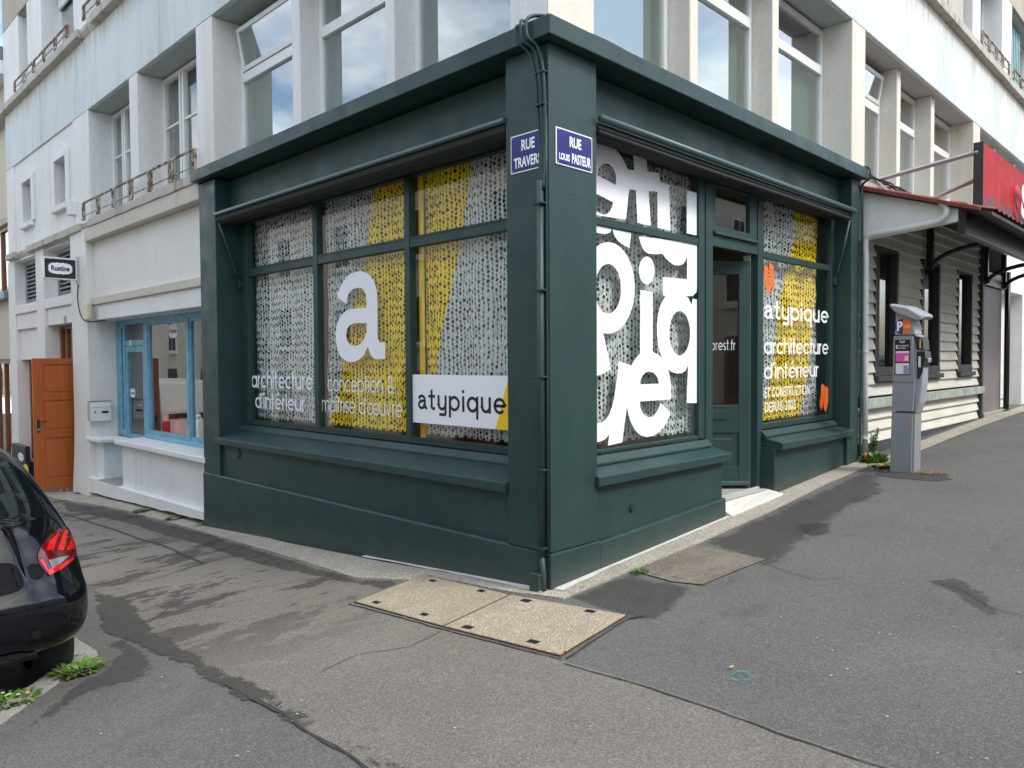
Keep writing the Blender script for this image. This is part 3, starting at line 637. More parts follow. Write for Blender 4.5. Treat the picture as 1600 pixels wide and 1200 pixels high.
clR = cloth('printed cut net cloth right', SILR, 0, line_ab(fx(1237, 374, DR), fx(1192, 646, DR)), line_ab(fx(1288, 374, DR), fx(1250, 646, DR)))
curtain('R', fx(1186, 500, DR)[0], fx(1277, 500, DR)[0], .95, 3.42, DR, clR, 'yellow and silver curtain in the window right of the shop door')

# ------------------------------------------------------------------ lettering
def arcp(cx, cy, rx, ry, a0, a1, n=18): return [(cx+rx*math.cos(R(a0+(a1-a0)*k/n)), cy+ry*math.sin(R(a0+(a1-a0)*k/n))) for k in range(n+1)]
def circ(cx, cy, r, n=28): return arcp(cx, cy, r, r, 0, 360, n)
def glyph(ch, w):
    h = w/2; r = .5-h; asc = 1.38; O = circ(.5, .5, r)
    acc = []
    if ch in 'éè': acc = [[(.42, 1.22), (.62, 1.48)]]; ch = 'e'
    if ch == 'î': acc = [[(-.06, 1.2), (.1, 1.42), (.26, 1.2)]]; ch = 'ı'
    G = {
     'a': ([O, [(1-h, 0), (1-h, 1)]], 1.0), 'b': ([O, [(h, 0), (h, asc)]], 1.0), 'd': ([O, [(1-h, 0), (1-h, asc)]], 1.0),
     'c': ([arcp(.5, .5, r, r, 48, 312)], .86), 'e': ([[(.5-r, .5), (.5+r, .5)]+arcp(.5, .5, r, r, 0, 318)], .98), 'o': ([O], 1.0),
     'f': ([[(.25, 0), (.25, 1.1)]+arcp(.5, 1.1, .25, .24, 180, 95, 6), [(.02, 1-h), (.5, 1-h)]], .5),
     'h': ([[(h, 0), (h, asc)], [(h, .5)]+arcp(.42, .58, .42-h, .42-h, 180, 0, 12)+[(.84-h, 0)]], .84),
     'i': ([[(h, 0), (h, 1)], [(h, 1.2), (h, 1.2+max(w, .14))]], w), 'ı': ([[(h, 0), (h, 1)]], w),
     'l': ([[(h, 0), (h, asc)]], w),
     'm': ([[(h, 0), (h, 1)], [(h, .6)]+arcp(.36, .64, .36-h, .36-h, 180, 0, 12)+[(.72-h, 0)], [(.72-h, .6)]+arcp(1.08-2*h+h, .64, .36-h, .36-h, 180, 0, 12)+[(1.44-2*h, 0)]], 1.44-h),
     'n': ([[(h, 0), (h, 1)], [(h, .5)]+arcp(.42, .58, .42-h, .42-h, 180, 0, 12)+[(.84-h, 0)]], .84),
     'œ': ([O, [(.5-r+.86, .5), (.5+r+.86, .5)]+arcp(.5+.86, .5, r, r, 0, 318)], 1.84),
     'p': ([O, [(h, -.42), (h, 1)]], 1.0), 'q': ([O, [(1-h, -.42), (1-h, 1)]], 1.0),
     'r': ([[(h, 0), (h, 1)], arcp(.42, .58, .42-h, .42-h, 180, 95, 8)], .44),
     's': ([arcp(.32, .74, .22, .26-h, 35, 270, 12)[:-1]+arcp(.32, .26, .24, .26-h, 90, -150, 12)], .62),
     't': ([[(.22, 0), (.22, asc)], [(0, 1-h), (.46, 1-h)]], .46),
     'u': ([[(h, 1), (h, .42)]+arcp(.42, .42, .42-h, .42-h, 180, 360, 12), [(.84-h, 1), (.84-h, 0)]], .84),
     'v': ([[(h, 1), (.4, 0), (.8-h, 1)]], .8), "'": ([[(.06, asc), (.06, 1.1)]], .14), '.': ([[(h, 0), (h, w)]], w), '-': ([[(0, .45), (.4, .45)]], .4),
     '&': ([[(.95, 0), (.25, .95)]+arcp(.45, 1.1, .22, .22, 215, -40, 12)+[(.2, .5)]+arcp(.42, .32, .32, .32-h, 150, 330, 12)+[(.92, .55)]], 1.0),
     ' ': ([], .42),
     # heavier logo forms
     'A': ([[(.06, .76)]+arcp(.40, .62, .33-h*.3, .38-h, 150, 0, 12)+[(.73-h*.3, .22)]+arcp(.85, .22, .12, .22-h, 180, 270, 5)+[(.92, h)],
            [(.73-h*.3, .58), (.40, .58)]+arcp(.38, .30+h*.2, .36-h, .29-h*.6, 90, 380, 16)], .86),
     'T': ([[(.30, 1.35), (.30, .24)]+arcp(.48, .24, .18, .24-h, 180, 270, 6)+[(.62, h)], [(0, 1-h), (.62, 1-h)]], .66),
     'Y': ([[(h, 1), (h, .42)]+arcp(.42, .42, .42-h, .42-h, 180, 360, 12), [(.84-h, 1), (.84-h, -.14), (.70, -.36+h), (.14, -.36+h)]], .84)}
    st, adv = G[ch]; return [list(s) for s in st]+acc, adv
def ribbon(b, pts, w, mp, mi=0):
    closed = (Vector(pts[0])-Vector(pts[-1])).length < 1e-4; q = [Vector(p) for p in pts]
    if closed: q = q[:-1]
    n = len(q); vs = []
    for i in range(n):
        a = q[(i-1) % n] if (closed or i > 0) else None; c = q[(i+1) % n] if (closed or i < n-1) else None
        if a is None: t = (c-q[i]).normalized(); nr = Vector((-t.y, t.x)); sc = 1
        elif c is None: t = (q[i]-a).normalized(); nr = Vector((-t.y, t.x)); sc = 1
        else:
            t1 = (q[i]-a).normalized(); t2 = (c-q[i]).normalized(); n1 = Vector((-t1.y, t1.x)); n2 = Vector((-t2.y, t2.x))
            nr = (n1+n2); nr = nr.normalized() if nr.length > .1 else n1; sc = min(1.8, 1/max(.3, nr.dot(n1)))
        vs += [q[i]+nr*w/2*sc, q[i]-nr*w/2*sc]
    fs = [(2*i, 2*i+1, (2*i+3) % (2*n), (2*i+2) % (2*n)) for i in range(n if closed else n-1)]
    b.add([mp(v.x, v.y) for v in vs], fs, mi)
def write(side, text, sA, sB, zA, xh, d, w, mat, parent, name='lettering', zB=None, gap=.12, sgap=0.0):
    """text between facade positions sA and sB, baseline zA (to zB), x height xh"""
    lay = []; x = 0
    for ch in text:
        st, adv = glyph(ch, w); lay.append((st, x)); x += adv+gap
    x -= gap; k = (sB-sA)/x; b = MB(); c = 0
    for st, x0 in lay:
        for s in st:
            c += 1; dd = d-(c % 6)*.00035
            def mp(a, y, x0=x0, dd=dd):
                s_ = sA+(x0+a)*k; z_ = zA+y*xh+((zB-zA)*(s_-sA)/(sB-sA) if zB is not None else 0)
                return (dd, s_, z_) if side == 'L' else (s_, dd, z_)
            ribbon(b, s, w, mp)
    return b.build(name, mat, parent)
def loops_fill(loops, mp):
    lv = [[Vector((p[0], p[1], 0)) for p in lp] for lp in loops]; tris = tessellate_polygon(lv); flat = [p for lp in loops for p in lp]
    return [mp(*p) for p in flat], [tuple(t) for t in tris]
# white panel "atypique" in the third window
pn = MB(); sP0, zP1 = fy(642.5, 585, .335); sP1 = .60; zP0 = fy(642.5, 660, .335)[1]; zq = fy(795, 587, .335)[1]; zr_ = fy(795, 671, .335)[1]
sq = fy(795, 600, .335)[0]
pan = MB().fb('L', sP1, sP0, .322, .3355, min(zP0, zr_)+.005, zP1).build('name_panel', M['vinyl'], wl)
zlo, zhi = min(zP0, zr_)+.005, zP1
tA = fy(795, 598, .32)[0]; tB = fy(774, 668, .32)[0]
MB().add([(.3213, tA, zhi), (.3213, tB, zlo), (.3213, sP1, zlo), (.3213, sP1, zhi)], [(0, 1, 2, 3)]).build('yellow_flash', M['yellow'], pan)
write('L', 'ATYpique', fy(653, 640, .32)[0], fy(790, 640, .32)[0]+.0, fy(653, 639, .32)[1], fy(653, 616, .32)[1]-fy(653, 639, .32)[1], .3205, .19, M['black'], pan, gap=.22)
dW = .3368
def wl_text(t, pA, pB, xh_px, w, gap=.12, mat=M['vinyl'], side='L', par=wl, d=dW):
    f = fy if side == 'L' else fx
    (sA, zA), (sB, zB) = f(*pA, d), f(*pB, d); z2 = f(pA[0], pA[1]-xh_px, d)[1]
    return write(side, t, sA, sB, (zA+zB)/2, z2-zA, d, w, mat, par, gap=gap)
wl_text('architecture', (393, 605.5), (489, 610), 19, .19, .10)
wl_text("d'intérieur", (399, 638), (477, 643), 17.5, .19, .10)
wl_text('conception &', (512, 610), (616, 616), 18, .125, .12)
wl_text("maîtrise d'œuvre", (503, 643), (629, 652), 18, .125, .10)
# big letter a
A0 = [(160, 385), (166, 350), (178, 315), (195, 280), (217, 240), (240, 210), (268, 182), (298, 162), (335, 147), (372, 142), (408, 147), (440, 160), (468, 182), (492, 212), (512, 250), (524, 290), (532, 340), (537, 400), (539, 480), (540, 700), (541, 750), (546, 785), (560, 808), (612, 810), (612, 965), (530, 968), (502, 960), (482, 940), (467, 910), (458, 880), (455, 860), (447, 855), (441, 862), (430, 892), (410, 932), (380, 963), (345, 985), (300, 996), (262, 992), (228, 975), (200, 948), (176, 905), (158, 850), (148, 790), (146, 730), (152, 675), (165, 622), (185, 575), (212, 540), (245, 514), (285, 499), (340, 492), (436, 486), (437, 430), (432, 380), (424, 345), (410, 318), (388, 303), (362, 297), (330, 301), (302, 316), (280, 338), (264, 368), (254, 405), (248, 450)]
A1 = [(437, 628), (345, 629), (305, 636), (272, 655), (254, 685), (246, 730), (248, 768), (258, 800), (276, 825), (302, 840), (335, 842), (370, 830), (400, 800), (422, 762), (434, 715), (437, 670)]
cv = lambda L: [fy(500+x/6, 400+y/6, dW) for x, y in L]
v_, f_ = loops_fill([cv(A0), cv(A1)], lambda s, z: (dW-.0005, s, z)); MB().add(v_, f_).build('letter', M['vinyl'], wl)
# oversized letters in the right window (outlines in the plane of the glass)
dR = .2225; cnt = [0]
def big(loops, k, ox, oy, par=wr, mat=M['vinyl']):
    cnt[0] += 1; dd = dR-cnt[0]*.0003
    L = [[fx(ox+x/k, oy+y/k, dR) for x, y in lp] for lp in loops]
    L = [[(max(.605, min(2.305, s)), z) for s, z in lp] for lp in L]
    v_, f_ = loops_fill(L, lambda s, z: (s, dd, z)); return MB().add(v_, f_).build('letter', mat, par)
T = (5, 920, 160)
big([[(-20, 318), (65, 313), (95, 311), (130, 317), (160, 328), (190, 348), (222, 380), (250, 418), (275, 460), (292, 495), (305, 525), (355, 528), (345, 370), (445, 398), (458, 540), (550, 551), (557, 620), (628, 645), (636, 1002), (537, 978), (535, 697), (467, 692), (485, 965), (380, 940), (367, 683), (315, 680), (290, 917), (65, 880), (-20, 866)],
     [(-15, 560), (65, 562), (74, 520), (90, 495), (112, 480), (138, 477), (163, 486), (188, 510), (205, 545), (214, 590), (210, 645), (140, 608), (65, 568), (-15, 550)][1:-1],
     [(-15, 700), (65, 717), (190, 780), (180, 820), (160, 855), (140, 873), (118, 878), (90, 870), (65, 855), (-15, 850)]], *T)
big([[(765, 690), (852, 710), (852, 1042), (765, 1022)]], *T)
big([[(-20, 945), (65, 962), (182, 988), (165, 1015), (135, 1028), (100, 1025), (65, 1018), (-20, 1010)]], *T)
big([[(187, 990), (330, 1020), (318, 1140), (270, 1115), (228, 1082), (203, 1048), (190, 1015)]], *T)
Tb = (3.747, 920, 380)
def el(cx, cy, rx, ry, n=30): return [(cx+rx*math.cos(2*math.pi*k/n), cy+ry*math.sin(2*math.pi*k/n)) for k in range(n)]
# p: bowl ring clipped at the transom, and its stem
ring = [(x, max(y, -25)) for x, y in el(112, 262, 156, 268, 40)]
big([[(x, y if y > 8-(x-50)*-.05 else y) for x, y in ring], el(112, 267, 77, 146, 30)], *Tb)
big([[(-40, 430), (50, 480), (75, 500), (88, 545), (100, 600), (114, 665), (128, 738), (95, 758), (50, 775), (-40, 800)]], *Tb)
# u
big([[(175, 690), (248, 716), (235, 800), (222, 960), (208, 1060), (195, 1166), (110, 1185), (118, 1120), (98, 1145), (75, 1158), (50, 1165), (-40, 1170), (-40, 1060), (50, 1054), (75, 1048), (95, 1035), (118, 1003), (135, 955), (150, 890), (162, 800), (170, 740)]], *Tb)
# i : dot and stem
big([el(338, 160, 46, 82)], *Tb)
big([[(300, 273), (373, 285), (373, 636), (412, 657), (400, 700), (300, 690), (298, 640)]], *Tb)
# e
big([[(248, 716), (262, 690), (282, 662), (300, 645), (345, 640), (380, 642), (412, 657), (438, 690), (458, 725), (470, 765), (480, 830), (480, 914), (298, 927), (300, 960), (312, 990), (330, 1010), (352, 1020), (375, 1015), (395, 990), (410, 960), (418, 935), (430, 945), (476, 990), (462, 1035), (440, 1075), (410, 1105), (375, 1127), (338, 1135), (303, 1125), (272, 1098), (248, 1055), (232, 1010), (222, 960), (228, 830)],
     [(297, 826), (301, 800), (313, 775), (330, 757), (352, 751), (375, 757), (394, 775), (405, 800), (409, 822)]], *Tb)
# q
big([[(449, 308), (470, 303), (540, 300), (580, 318), (600, 362), (606, 325), (652, 332), (648, 480), (640, 700), (632, 936), (571, 935), (574, 830), (580, 716), (565, 745), (545, 760), (515, 763), (485, 755), (462, 740), (440, 700), (418, 650), (405, 600), (398, 540), (397, 480), (403, 420), (417, 362)],
     el(530, 527, 61, 130)], *Tb)
# lower part of the y
big([[(290, -40), (560, 10), (640, -2), (637, 120), (635, 262), (628, 288), (605, 309), (520, 312), (432, 307), (432, 198), (572, 211), (574, 75), (564, 105), (545, 125), (520, 131), (495, 127), (470, 110), (448, 88), (430, 62), (385, 65), (345, 61), (320, 42), (305, 12), (298, -20)][0:1] + [(640, 3), (637, 120), (635, 262), (628, 288), (605, 309), (520, 312), (432, 307), (432, 198), (572, 211), (574, 75), (564, 105), (545, 125), (520, 131), (495, 127), (470, 110), (448, 88), (430, 62), (385, 65), (345, 61), (320, 42), (305, 12)],
     ], *Tb)
# texts on the window right of the door
def wr_text(t, a, b_, xh, w, gap, mat=M['vinyl']): return wl_text(t, a, b_, xh, w, gap, mat, 'R', wr2, .2225)
wr_text('ATYpique', (1194, 499), (1294, 504), 22, .19, .16)
wr_text('architecture', (1194, 553.5), (1294, 553.5), 19, .17, .09)
wr_text("d'intérieur", (1194, 592.5), (1279, 588.5), 19, .17, .10)
def font_text(side, body, sA, sB, z0, z1, d, mat, parent, off=0.0, name='lettering'):
    cu = bpy.data.curves.new('t', 'FONT'); cu.body = body; cu.offset = off; cu.resolution_u = 3
    o = bpy.data.objects.new('t', cu); col.objects.link(o); dg = bpy.context.evaluated_depsgraph_get(); me = bpy.data.meshes.new_from_object(o.evaluated_get(dg))
    xs = [v.co.x for v in me.vertices]; ys = [v.co.y for v in me.vertices]; x0, x1, y0, y1 = min(xs), max(xs), min(ys), max(ys); b = MB(); vs = []
    for v in me.vertices:
        s = sA+(v.co.x-x0)/(x1-x0)*(sB-sA); z = z0+(v.co.y-y0)/(y1-y0)*(z1-z0)
        vs.append(side(s, z) if callable(side) else ((d, s, z) if side == 'L' else (s, d, z)))
    b.add(vs, [tuple(p.vertices) for p in me.polygons]); bpy.data.objects.remove(o); bpy.data.meshes.remove(me); return b.build(name, mat, parent)
def ftR(body, pA, pB, h_px, d, par, mat=M['vinyl'], off=0):
    (sA, zA), (sB, zB) = fx(*pA, d), fx(*pB, d); zt = fx(pA[0], pA[1]-h_px, d)[1]
    return font_text('R', body, sA, sB, (zA+zB)/2, (zA+zB)/2+zt-zA, d, mat, par, off)
ftR('ET CONSTRUCTION', (1195, 621), (1265, 617), 16.5, .222, wr2); ftR('DEPUIS 2005', (1195, 645), (1243, 639), 16, .222, wr2)
def quote(ps):
    for lp in ps:
        v_, f_ = loops_fill([[fx(1180+x/4.136, 380+y/4.138, .222) for x, y in lp]], lambda s, z: (s, .222, z)); MB().add(v_, f_).build('quotation_mark', M['orange'], wr2)
quote([[(57, 148), (68, 143), (80, 155), (84, 165), (86, 230), (92, 280), (97, 318), (88, 332), (78, 316), (66, 280), (62, 220)], [(90, 132), (104, 130), (118, 150), (120, 230), (126, 300), (121, 312), (108, 300), (97, 262), (92, 200)],
       [(428, 915), (436, 908), (446, 920), (452, 930), (450, 990), (438, 1050), (428, 1078), (418, 1060), (416, 1030), (424, 980)], [(455, 922), (470, 935), (477, 950), (474, 1010), (462, 1070), (455, 1090), (444, 1070), (442, 1040), (452, 985)]])
# web address on the door glass
def doortext(): 
    # plane of the door leaf
    b = MB(); x = 0; lay = []; w = .13
    for ch in '-brest.fr':
        st, adv = glyph(ch, w); lay.append((st, x)); x += adv+.16
    x -= .16; uL, uR = .435, .15; k = (uR-uL)/x; xh = .078; z0 = 1.715
    for st, x0 in lay:
        for i, s in enumerate(st):
            def mp(a, y, x0=x0, i=i): q = hin+ld*(uL+(x0+a)*k)+ln*(.004+i*.0004); return (q.x, q.y, z0+y*xh)
            ribbon(b, s, w, mp)
    b.build('lettering', M['vinyl'], door)
doortext()

# ------------------------------------------------------------------ street name plates
def plate(side, px4, rows, label):
    f = fy if side == 'L' else fx; q = [f(x, y, -.004) for x, y in px4]
    s = [p[0] for p in q]; z = [p[1] for p in q]
    sa, sb = (max(s), min(s)) if side == 'L' else (min(s), max(s)); z0 = (q[2][1]+q[3][1])/2; z1 = (q[0][1]+q[1][1])/2
    t = thing('street_sign', label, 'street sign', (0, (sa+sb)/2, z0) if side == 'L' else ((sa+sb)/2, 0, z0), 'blue street name plates on the corner pillar')
    MB().fb(side, sa, sb, -.006, -.001, z0, z1).build('rim', M['vinyl'], t, bevel=.002)
    e = .009*(1 if sb > sa else -1)
    MB().fb(side, sa+e, sb-e, -.0075, -.0065, z0+.009, z1-.009).build('plate', M['bluesign'], t)
    for body, a, b_, c0, c1, off in rows:
        font_text(side, body, sa+(sb-sa)*a, sa+(sb-sa)*b_, z0+(z1-z0)*c0, z0+(z1-z0)*c1, -.0085, M['vinyl'], t, off)
    b = MB()
    for u in (.05, .95):
        for v in (.07, .93):
            s_ = sa+(sb-sa)*u; z_ = z0+(z1-z0)*v; b.cyl((-.009, s_, z_) if side == 'L' else (s_, -.009, z_), (1, 0, 0) if side == 'L' else (0, 1, 0), .005, .003, 8)
    b.build('screw', M['steel'], t)
plate('L', [(798.5, 210), (853, 203), (853, 262), (798.5, 271)], [('RUE', .32, .70, .55, .84, .03), ('TRAVERSE', .10, .97, .12, .40, .03)], 'blue enamel street name plate reading rue traverse on the left of the corner')
plate('R', [(868.5, 200), (925, 213), (924, 269), (868.5, 257)], [('RUE', .36, .68, .55, .84, .03), ('LOUIS', .08, .36, .14, .33, .03), ('PASTEUR', .42, .95, .12, .40, .03)], 'blue enamel street name plate reading rue louis pasteur on the right of the corner')

# ------------------------------------------------------------------ conduit and cables on the corner
t = thing('cable_conduit', 'green painted pipe and clipped cables running down the left of the shop corner', 'conduit', (-.03, .08, 0))
MB().tube([(-.032, .055, .14), (-.032, .055, 2.86)], .027, 14).build('pipe', gw, t, smooth=True)
MB().tube([(-.046, .030, 0), (-.046, .030, .12), (-.034, .055, .26)], .022, 10).build('pipe_foot', gw, t, smooth=True)
MB().box(-.09, -.012, .03, .13, -.01, .13).build('foot_box', gw, t, bevel=.01)
def cable(pts, r=.011): MB().tube(pts, r, 8).build('cable', gw, t, smooth=True)
def smooth_pts(pts, n=6):
    q = [Vector(p) for p in pts]; out = []
    for i in range(len(q)-1):
        p0, p1, p2, p3 = q[max(i-1, 0)], q[i], q[i+1], q[min(i+2, len(q)-1)]
        for k in range(n):
            u = k/n; out.append(.5*((2*p1)+(-p0+p2)*u+(2*p0-5*p1+4*p2-p3)*u*u+(-p0+3*p1-3*p2+p3)*u**3))
    return out+[q[-1]]
cable(smooth_pts([(-.03, .05, 2.8), (-.016, .045, 3.1), (-.02, .055, 3.5), (-.045, .08, 3.74), (-.11, .13, 3.82), (-.112, .15, 3.93), (-.08, .17, 3.975), (.02, .17, 3.97), (.09, .15, 3.98)]), .013)
cable(smooth_pts([(-.03, .03, 2.8), (-.016, .022, 3.1), (-.018, .028, 3.55), (-.05, .05, 3.76), (-.11, .09, 3.83), (-.112, .10, 3.94), (-.06, .08, 3.985), (.03, .02, 3.99), (.08, .08, 4.0)]), .013)
cable(smooth_pts([(-.03, .07, 2.8), (-.016, .068, 3.1), (-.02, .09, 3.4), (-.02, .105, 3.6), (-.05, .13, 3.74), (-.108, .19, 3.83), (-.11, .21, 3.92), (-.06, .22, 3.965), (.05, .24, 3.96)]), .009)
cable([(-.014, .012, .25), (-.014, .011, 1.4), (-.014, .012, 2.9), (-.014, .013, 3.3)], .008)
cable([(-.012, .098, 1.1), (-.012, .096, 2.0), (-.012, .092, 2.85)], .005)
for z in (.30, .85, 1.5, 2.1, 2.7, 3.38, 3.60): MB().box(-.064 if z < 3 else -.04, -.001, .010, .095, z, z+.012).build('clip', gw, t, bevel=.002)
cable(smooth_pts([(.09, .15, 3.98), (.3, -.02, 3.965), (.6, -.06, 3.96), (1.1, -.04, 3.955)]), .008)

# right end cables along the green pillar and on the cornice
t = thing('wall_cables', 'dark thin cables clipped to the right end of the green shop front', 'cable', (5.76, 0, .4))
for k, x in enumerate((5.755, 5.785)):
    MB().tube(smooth_pts([(x, -.02, .40), (x, -.02, 1.5), (x+.004, -.02, 2.6), (x, -.02, 3.5), (x, -.02, 3.75), (x-.02*k, -.11, 3.82), (x-.02*k, -.11, 3.93), (x, -.05, 3.97), (x+.1, .05, 3.98)]), .010, 8).build('cable', gw, t, smooth=True)
for z in (.9, 1.9, 2.9): MB().box(5.74, 5.80, -.034, -.002, z, z+.012).build('clip', M['blackpl'], t)
MB().tube([(5.83, .0, .42), (5.83, .0, .55), (5.83, .0, 3.6)], .012, 8).build('cable', M['greenw'], t, smooth=True)

# ------------------------------------------------------------------ white apartment building
ap = thing('apartment_building', 'white concrete apartment building with blue grey bands above the green corner shop', 'building', (3, 3, 0))
def B(side, s0, s1, d0, d1, z0, z1, name, mat, bev=.01, par=ap): return MB().fb(side, s0, s1, d0, d1, z0, z1).build(name, mat, par, bevel=bev)
LEND, REND = 15.9, 24.0
B0, B1 = 5.80, 7.03
# core mass behind the windows
MB().box(.70, 12, .70, LEND, 3.95, 12.2).build('core_wall', M['pier'], ap)
MB().box(12, REND, .70, 12, 3.95, 12.2).build('core_wall', M['pier'], ap)
# spandrel bands (with soffit strips)
def bands(z0, z1):
    MB().hexa([(.10, .10, z0), (.69, .69, z0), (.69, LEND, z0), (.10, LEND, z0), (.10, .10, z1), (.69, .69, z1), (.69, LEND, z1), (.10, LEND, z1)]).build('band', M['band'], ap, bevel=.01)
    MB().hexa([(.10, .10, z0), (REND, .10, z0), (REND, .69, z0), (.69, .69, z0), (.10, .10, z1), (REND, .10, z1), (REND, .69, z1), (.69, .69, z1)]).build('band', M['band'], ap, bevel=.01)
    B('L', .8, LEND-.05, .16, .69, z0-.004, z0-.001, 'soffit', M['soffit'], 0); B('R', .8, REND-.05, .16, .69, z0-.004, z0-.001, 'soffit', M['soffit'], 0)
bands(B0, B1); bands(8.75, 9.9)
# projecting ledges
def ledge(side, s0, s1, z, d0=-.01, h=.13, broken=()):
    b = MB(); s = s0; 
    while s < s1:
        e = min(s+.18+random.random()*.12, s1); hh = h; dd = d0
        j = noise.noise(Vector((s*2.1, z, 3.3)))
        for q0, q1 in broken:
            if q0 < s < q1: hh = h*.55; dd = d0+.05+.04*random.random()
        b.prism(side, s, e, [(dd, z-hh+j*.012), (dd+.004*j, z-.012*abs(j)), (.3, z+.004), (.3, z-h-.02), (.095, z-h-.02)]); s = e
    b.build('ledge', M['ledge'], ap, bevel=.006)
ledge('L', .8, LEND+1.4, 7.12, broken=((9.6, 10.3),)); ledge('R', .8, REND, 7.12)
ledge('L', 5.80, 15.6, 3.95, -.02, .12, broken=((9.9, 10.4), (13.8, 14.9)))
# corner pier of the upper floor and the other piers
def Lp(s0, s1, d0, z0, z1, mat=M['pier']): B('L', s0, s1, d0, .72, z0, z1, 'pier', mat)
def Rp(s0, s1, d0, z0, z1, mat=M['pierw']): B('R', s0, s1, d0, .72, z0, z1, 'pier', mat)
for z0, z1 in ((3.9, B0-.006), (7.1, 8.744)):
    MB().box(.10, .62, .10, .47, z0, z1).build('pier', M['pier'], ap, bevel=.012)
    MB().box(.11, .72, .105, .46, z0, z1-.002) if 0 else None
# thin sheet painting the sun's warmth on the corner pier's right street face
MB().box(.103, .618, .094, .0985, 3.95, B0-.01).build('pier_sun_face', M['pierw'], ap)
for z0, z1 in ((3.9, B0-.006),):
    Lp(2.06, 2.19, .23, z0, z1); Lp(3.70, 3.86, .23, z0, z1); Lp(5.52, 5.98, .10, z0, z1)
    Lp(8.02, 8.34, .10, z0, z1); Lp(10.25, 11.1, .10, z0, z1)
    Rp(2.20, 2.34, .23, z0, z1); Rp(3.85, 4.0, .23, z0, z1); Rp(5.74, 6.18, .10, z0, z1); Rp(7.79, 7.95, .23, z0, z1); Rp(9.40, 9.58, .23, z0, z1); Rp(11.38, 11.84, .10, z0, z1)
    Rp(13.5, 13.66, .23, z0, z1); Rp(15.2, 15.36, .23, z0, z1); Rp(17.1, 17.55, .1, z0, z1); Rp(20.3, 20.7, .1, z0, z1)
for z0, z1 in ((7.1, 8.744),):
    Lp(5.52, 5.98, .10, z0, z1); Lp(8.02, 8.34, .10, z0, z1); Lp(10.25, 10.9, .10, z0, z1); Lp(12.9, 13.9, .10, z0, z1); Lp(14.6, LEND, .10, z0, z1); Lp(2.06, 2.3, .1, z0, z1)
    Rp(3.4, 3.8, .10, z0, z1); Rp(5.74, 6.18, .10, z0, z1); Rp(8.6, 9.9, .14, z0, z1, M['ledge']); Rp(9.95, 10.8, .14, z0, z1, M['ledge']); Rp(11.25, 11.75, .10, z0, z1, M['pier']); Rp(13.4, 14.2, .10, z0, z1, M['pier']); Rp(17.1, 17.6, .1, z0, z1)
# windows of the upper floors
def win(side, s0, s1, z0, z1, d=.46, zt=None, blind=M['blind'], mull=(), bars=(), hopper=False, fr_=.06, g='glassup', mw=.045):
    mull = sorted(mull)
    b = MB(); e = fr_
    b.fb(side, s0, s1, d, d+.07, z0, z0+e); b.fb(side, s0, s1, d, d+.07, z1-e, z1); b.fb(side, s0, s0+e, d+.002, d+.068, z0+e, z1-e); b.fb(side, s1-e, s1, d+.002, d+.068, z0+e, z1-e)
    zs = [z0+e, z1-e]
    if zt: b.fb(side, s0+e, s1-e, d-.006, d+.066, zt-.055, zt+.055); zs = [z0+e, zt-.055, zt+.055, z1-e]
    ss = [s0+e]
    for m in mull: b.fb(side, m-mw, m+mw, d-.004, d+.064, z0+e, z1-e); ss += [m-mw, m+mw]
    ss.append(s1-e)
    for z in bars: b.fb(side, s0+e, s1-e, d+.012, d+.05, z-.016, z+.016)
    w = b.build('window', M['white'], ap, bevel=.004)
    for i in range(0, len(ss), 2):
        for j in range(0, len(zs), 2):
            if hopper and j == 2:
                # tilted sash
                za, zb = zs[j]+.02, zs[j+1]-.02; sa, sb = ss[i]+.02, ss[i+1]-.02; k = .18
                def T(s, z, o): 
                    dd = d-.01+o+(z-za)*k*-1.0; return (dd, s, z) if side == 'L' else (s, dd, z)
                q = MB()
                for (a0_, a1_, c0, c1) in ((sa, sb, za, za+.05), (sa, sb, zb-.05, zb), (sa, sa+.05, za+.05, zb-.05), (sb-.05, sb, za+.05, zb-.05)):
                    q.hexa([T(a0_, c0, 0), T(a1_, c0, 0), T(a1_, c0, .04), T(a0_, c0, .04), T(a0_, c1, 0), T(a1_, c1, 0), T(a1_, c1, .04), T(a0_, c1, .04)])
                sash = q.build('tilted_sash', M['white'], w, bevel=.003)
                MB().hexa([T(sa+.04, za+.04, .015), T(sb-.04, za+.04, .015), T(sb-.04, za+.04, .021), T(sa+.04, za+.04, .021), T(sa+.04, zb-.04, .015), T(sb-.04, zb-.04, .015), T(sb-.04, zb-.04, .021), T(sa+.04, zb-.04, .021)]).build('pane', M['glassup'], w)
            else:
                MB().fb(side, ss[i]-.005, ss[i+1]+.005, d+.03, d+.036, zs[j]-.005, zs[j+1]+.005).build('pane', M[g], w)
    top = zt if zt else z1
    MB().fb(side, s0+e+.01, s1-e-.01, d+.14, d+.15, z0+.02, top-.03).build('blind', blind, w)
    if zt: MB().fb(side, s0+e+.01, s1-e-.01, d+.17, d+.18, zt-.02, z1-.02).build('dark_backing', M['blindd'], w)
    return w
TZ = 5.12
win('L', 3.86, 5.52, 3.9, 5.76, zt=TZ, hopper=True); win('L', 2.19, 3.70, 3.9, 5.76, zt=TZ); win('L', .62, 2.06, 3.9, 5.76, zt=TZ)
win('R', .60, 2.20, 3.9, 5.76, zt=5.25); win('R', 2.34, 3.85, 3.9, 5.76, zt=5.25); win('R', 4.0, 5.74, 3.9, 5.76, zt=5.25)
win('R', 6.18, 7.79, 3.9, 5.76, zt=5.22, hopper=True); win('R', 7.95, 9.40, 3.9, 5.76, zt=5.22); win('R', 9.58, 11.38, 3.9, 5.76, zt=5.22)
win('R', 11.84, 13.5, 3.9, 5.76, zt=5.22); win('R', 13.66, 15.2, 3.9, 5.76, zt=5.22); win('R', 15.36, 17.1, 3.9, 5.76, zt=5.22)
